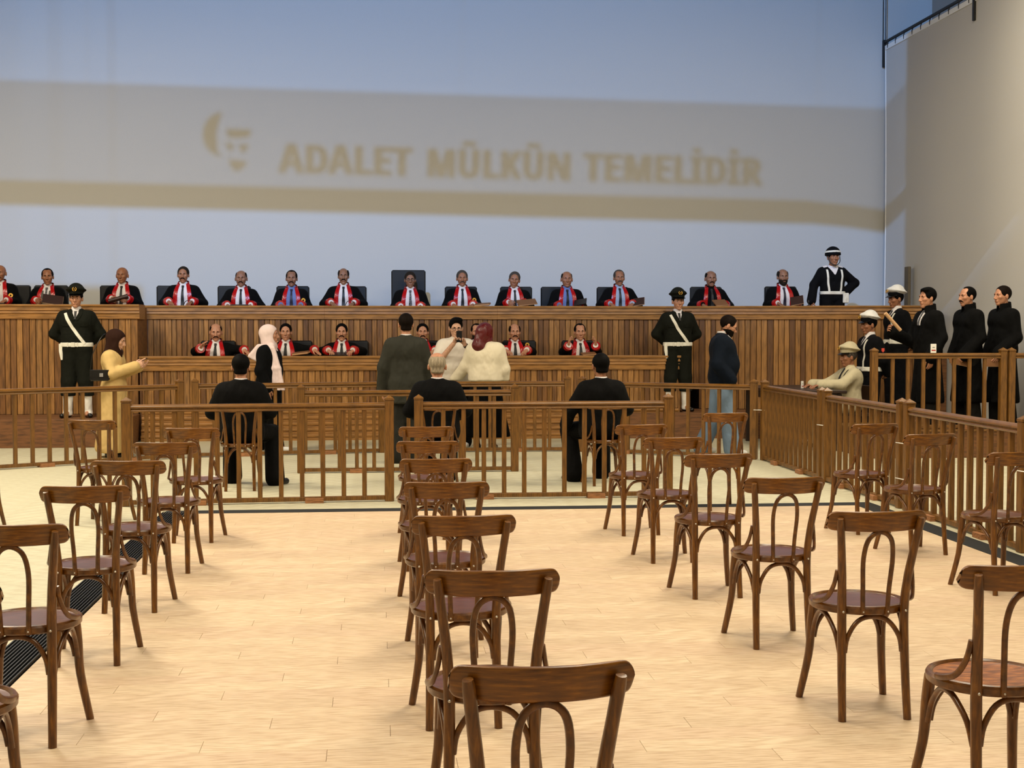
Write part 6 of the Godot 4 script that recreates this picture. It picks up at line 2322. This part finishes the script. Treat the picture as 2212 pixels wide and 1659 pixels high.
func build_cloaks() -> void:
	var who := [
		[Vector3(7.16, 0.355, -17.50), 1.79, "side_part", "hair_black", false, "skin_fair", "cloaked man holding out a rolled paper, first in the dock"],
		[Vector3(7.72, 0.355, -17.55), 1.81, "receding", "hair_black", true, "skin_fair", "cloaked moustached man with receding hair, second in the dock"],
		[Vector3(8.13, 0.355, -17.40), 1.82, "full", "hair_brown", false, "skin_fair", "cloaked brown-haired man, last in the dock by the right edge"],
	]
	for k in 3:
		var w: Array = who[k]
		var t := thing("person", w[6], "person", w[0], -PI / 2 + 0.18, "men in black cloaks in the dock")
		var j := standing(w[1])
		if k == 0:
			j["elbow_r"] = Vector3(-0.25, 1.10, 0.10)
			j["wrist_r"] = Vector3(-0.20, 1.22, 0.40)
			j["fingers_r"] = Vector3(0.2, 0.5, 0.8)
			j["palm_r"] = Vector3(1, 0.2, 0)
			j["elbow_l"] = Vector3(0.26, 1.15, -0.04)
			j["wrist_l"] = Vector3(0.24, 0.90, 0.10)
		elif k == 1:
			j["elbow_l"] = Vector3(0.26, 1.15, -0.02)
			j["wrist_l"] = Vector3(0.20, 0.93, 0.17)
			j["fingers_l"] = Vector3(-0.1, -0.7, 0.6)
		else:
			j["elbow_l"] = Vector3(0.26, 1.15, -0.02)
			j["wrist_l"] = Vector3(0.20, 0.96, 0.18)
			j["fingers_l"] = Vector3(-0.1, -0.8, 0.4)
		var look := Vector3(0.0, 0.02, 0)
		part(t, "body", mesh_of(body_mesh(j, "plain" if k else "long", look, ["grip" if k == 0 else "relaxed", "relaxed"])), mats[w[5]])
		var p := torso_prims(j, 0.018, 0.0, 1.06)
		p.append_array(arm_prims(j, 0.022, 0.03))
		for s in [-1.0, 1.0]:
			p.append(cap(Vector3(0.06 * s, 1.2, 0), Vector3(0.10 * s, 0.36, -0.01), 0.112, 0.150, 0.08))
		for q in 6:
			var a := q * 1.05 + 0.3
			p.append(cap(Vector3(cos(a) * 0.10, 1.1, sin(a) * 0.10), Vector3(cos(a) * 0.20, 0.32, sin(a) * 0.15), 0.025, 0.040, 0.04))
		p.append(block(Vector3(0, 0.1, 0), Vector3(1, 0.20, 1), 0.01))
		part(t, "cloak", mesh_of(nets(p, 0.015)), mats["cloak_black"], "long black cloak")
		# stand-up collar
		var n: Vector3 = j["neck"]
		var g := Geo.new()
		var rows := []
		for q in 19:
			var a := deg_to_rad(-160.0 + 320.0 * q / 18.0)
			var out := Vector3(sin(a), 0, -cos(a))
			var f := absf(q - 9) / 9.0
			rows.append([n + out * 0.098 + Vector3(0, -0.05, 0.0), n + out * 0.088 + Vector3(0, 0.085 - 0.035 * f, 0.004), n + out * 0.077 + Vector3(0, 0.087 - 0.035 * f, 0.004), n + out * 0.082 + Vector3(0, -0.05, 0.0)])
		for q in 18:
			for e in 3:
				g.quad(rows[q][e], rows[q + 1][e], rows[q + 1][e + 1], rows[q][e + 1])
		part(t, "stand_collar", g, mats["cloak_black"])
		part(t, "trousers", mesh_of(nets(leg_prims(j, 0.030, 0.03), 0.017)), mats["trouser_grey"])
		shoes(t, j, mats["shoe_black"])
		if k == 0:
			part(t, "shirt_front", ribbon(p, [Vector3(0, n.y + 0.0, 0.045), Vector3(0, n.y - 0.08, 0.04), Vector3(0, n.y - 0.2, 0.03)], 0.006), mats["shirt_white"])
			part(t, "tie", ribbon(p, [Vector3(0, n.y, 0.018), Vector3(0, n.y - 0.08, 0.018), Vector3(0, n.y - 0.2, 0.020)], 0.012), mats["tie_checked"])
		face_parts(t, head_at(j, look), {"hair": w[2], "hair_color": w[3], "moustache": w[4]})


# ------------------------------------------------------------------ small things
func folder(at: Vector3, size: Vector3, turn: Vector3, m: Material, label: String, called := "folder") -> void:
	var t := thing(called, label, "folder", at)
	t.rotation = turn
	var g := Geo.new()
	g.bevel_box(Vector3(0, 0, 0), size, minf(size.y, size.x) * 0.2)
	part(t, "cover", g, m)
	g = Geo.new()
	g.box(Vector3(0.004, 0, 0.003), Vector3(size.x - 0.004, size.y * 0.35, size.z + 0.002))
	part(t, "sheets", g, mats["paper_roll"] if m != mats["folder_dark"] else m)


func card_label(at: Vector3, turn: float, label: String, size: Vector2) -> void:
	var t := thing("card_label", label, "label", at, turn, "small white cards with red print")
	var g := Geo.new()
	g.bevel_box(Vector3(0, size.y / 2, 0), Vector3(size.x, size.y, 0.012), 0.004)
	part(t, "card", g, mats["paper_white"])
	g = Geo.new()
	g.box(Vector3(0, size.y * 0.30, 0.0068), Vector3(size.x * 0.72, size.y * 0.12, 0.001))
	part(t, "red_print", g, mats["print_red"])
	g = Geo.new()
	g.box(Vector3(0, size.y * 0.62, 0.0068), Vector3(size.x * 0.40, size.y * 0.06, 0.001))
	part(t, "grey_print", g, mats["print_black"])


func build_small_things() -> void:
	folder(Vector3(-4.88, 2.06, -21.70), Vector3(0.30, 0.018, 0.20), Vector3(0.75, 0.1, -0.18), mats["folder_brown"], "brown folder held up by the judge in the grey waistcoat")
	folder(Vector3(-5.50, 1.985, -20.75), Vector3(0.27, 0.018, 0.20), Vector3(0, 0.1, 0), mats["folder_dark"], "dark flat folder on the bench at the far left")
	var t := thing("rolled_folder", "rolled brown folder held by the bald clean-shaven judge", "folder", Vector3(-3.90, 2.07, -21.80))
	var g := Geo.new()
	g.tube([Vector3(-0.17, -0.03, 0.02), Vector3(0.12, 0.05, 0.0)], [0.032, 0.036], 12)
	part(t, "roll", g, mats["folder_brown"])
	folder(Vector3(-2.09, 1.985, -21.72), Vector3(0.26, 0.016, 0.20), Vector3(0.05, 0, 0), mats["folder_dark"], "dark folder on the bench before the fifth judge")
	folder(Vector3(1.66, 2.00, -21.70), Vector3(0.24, 0.03, 0.20), Vector3(0.12, -0.2, 0.06), mats["folder_tan"], "tan folder on the bench right of the grey moustached judge")
	folder(Vector3(2.36, 2.035, -21.70), Vector3(0.30, 0.02, 0.20), Vector3(0.42, 0.1, 0.10), mats["folder_tan"], "tan folder under the hands of the head-tilting judge")
	folder(Vector3(3.22, 2.04, -21.80), Vector3(0.20, 0.018, 0.18), Vector3(0.5, -0.2, 0.2), mats["folder_dark"], "dark folder before the blue-shirted bald judge")
	folder(Vector3(4.16, 2.05, -21.80), Vector3(0.18, 0.02, 0.16), Vector3(0.8, -0.2, 0.2), mats["folder_brown"], "brown folder beside the pale-blue-shirted judge")
	folder(Vector3(5.40, 2.03, -21.48), Vector3(0.22, 0.02, 0.18), Vector3(0.5, 0.2, 0.05), mats["folder_tan"], "tan folder before the black-shirted judge")
	folder(Vector3(6.55, 2.06, -21.20), Vector3(0.20, 0.02, 0.18), Vector3(0.8, -0.2, 0.25), mats["folder_brown"], "brown folder before the bearded judge")
	folder(Vector3(-0.55, 1.245, -20.68), Vector3(0.27, 0.02, 0.16), Vector3(0.25, 0, 0), mats["folder_dark"], "dark folder on the lower bench before the long-moustached clerk")
	folder(Vector3(-1.10, 1.26, -20.68), Vector3(0.24, 0.04, 0.16), Vector3(0.1, -0.2, 0.12), mats["folder_tan"], "tan folder beside the black-haired clerk at the pink scarf")
	folder(Vector3(3.18, 1.245, -20.66), Vector3(0.22, 0.02, 0.14), Vector3(0.2, 0.1, 0.05), mats["folder_tan"], "tan folder before the clerk with both hands raised")
	for s in [[-2.86, 1.98, -21.70, "looped black cord on the bench before the broad moustached judge"], [-0.40, 1.98, -21.72, "looped black cord before the long-faced judge"], [-0.40, 1.23, -20.68, "looped black cord before the long-moustached clerk"]]:
		t = thing("desk_cord", s[3], "cord", Vector3(s[0], s[1], s[2]), 0.0, "looped black cords on the benches")
		g = Geo.new()
		g.tube(curve([Vector3(-0.07, 0, 0), Vector3(-0.045, 0.055, 0), Vector3(0.01, 0.075, 0), Vector3(0.06, 0.05, 0), Vector3(0.08, 0, 0)], 5), [0.006], 6)
		part(t, "cord", g, mats["folder_dark"])
	# a phone each for the two visitors
	t = thing("phone", "black phone in the hands of the man in the white T-shirt", "phone", Vector3(1.115, 1.515, -18.68))
	g = Geo.new()
	g.bevel_box(Vector3.ZERO, Vector3(0.076, 0.155, 0.009), 0.003)
	part(t, "case", g, mats["phone_black"])
	g = Geo.new()
	g.bevel_box(Vector3(-0.020, 0.055, 0.006), Vector3(0.03, 0.034, 0.004), 0.001)
	part(t, "camera_bump", g, mats["eye_dark"])
	t.rotation = Vector3(-0.1, 0.05, 0)
	t = thing("phone", "phone held flat by the woman in the cream coat", "phone", Vector3(-2.955, 1.215, -17.96))
	g = Geo.new()
	g.bevel_box(Vector3.ZERO, Vector3(0.15, 0.009, 0.074), 0.003)
	part(t, "case", g, mats["phone_black"])
	t.rotation = Vector3(0.0, -0.1, 0.5)
	# handbag
	t = thing("handbag", "black shoulder bag hanging at the hip of the woman in cream", "bag", Vector3(-3.42, 0.97, -17.68), 0.15)
	g = Geo.new()
	g.bevel_box(Vector3(0, 0.07, 0), Vector3(0.24, 0.14, 0.07), 0.02)
	part(t, "pouch", g, mats["bag_black"])
	g = Geo.new()
	g.bevel_box(Vector3(0, 0.095, 0.033), Vector3(0.235, 0.09, 0.012), 0.005)
	var fl := part(t, "flap", g, mats["bag_black"])
	g = Geo.new()
	g.bevel_box(Vector3(0.02, 0.075, 0.042), Vector3(0.045, 0.045, 0.008), 0.003)
	part(fl, "buckle", g, mats["steel"], "silver buckle")
	g = Geo.new()
	g.tube(curve([Vector3(-0.11, 0.13, 0), Vector3(-0.08, 0.34, 0.0), Vector3(0.02, 0.54, -0.06), Vector3(0.07, 0.585, -0.13)], 6), [0.006], 6)
	part(t, "strap", g, mats["bag_black"])
	# rolled paper of the first cloaked man and the papers of the others
	t = thing("rolled_paper", "rolled paper held out by the first cloaked man", "paper", Vector3(6.70, 1.66, -17.42))
	g = Geo.new()
	g.tube([Vector3(-0.16, 0.16, 0.04), Vector3(0.06, -0.06, 0)], [0.024, 0.022], 12)
	part(t, "roll", g, mats["paper_roll"])
	folder(Vector3(7.50, 1.21, -17.32), Vector3(0.34, 0.012, 0.12), Vector3(1.2, 0.0, -0.45), mats["folder_tan"], "tan folder held by the second cloaked man behind the balusters")
	folder(Vector3(7.92, 1.20, -17.20), Vector3(0.22, 0.012, 0.13), Vector3(1.4, 0.0, 0.02), mats["folder_tan"], "tan folder held by the last cloaked man")
	card_label(Vector3(6.965, 1.315, -16.84), 0.0, "white card with red print standing on the dock railing", Vector2(0.075, 0.115))
	card_label(Vector3(5.80, 0.805, -18.5), 0.6, "white card with red print standing on the dark table", Vector2(0.05, 0.10))
	t = thing("microphone", "small black microphone stub on the bench left of the helmeted sailor", "microphone", Vector3(6.63, 1.97, -20.86))
	g = Geo.new()
	g.lathe([Vector2(0.0, 0.0), Vector2(0.03, 0.0), Vector2(0.028, 0.012), Vector2(0.008, 0.016), Vector2(0.008, 0.05), Vector2(0.016, 0.055), Vector2(0.014, 0.085), Vector2(0.0, 0.09)], 14)
	part(t, "stem", g, mats["black_metal"])
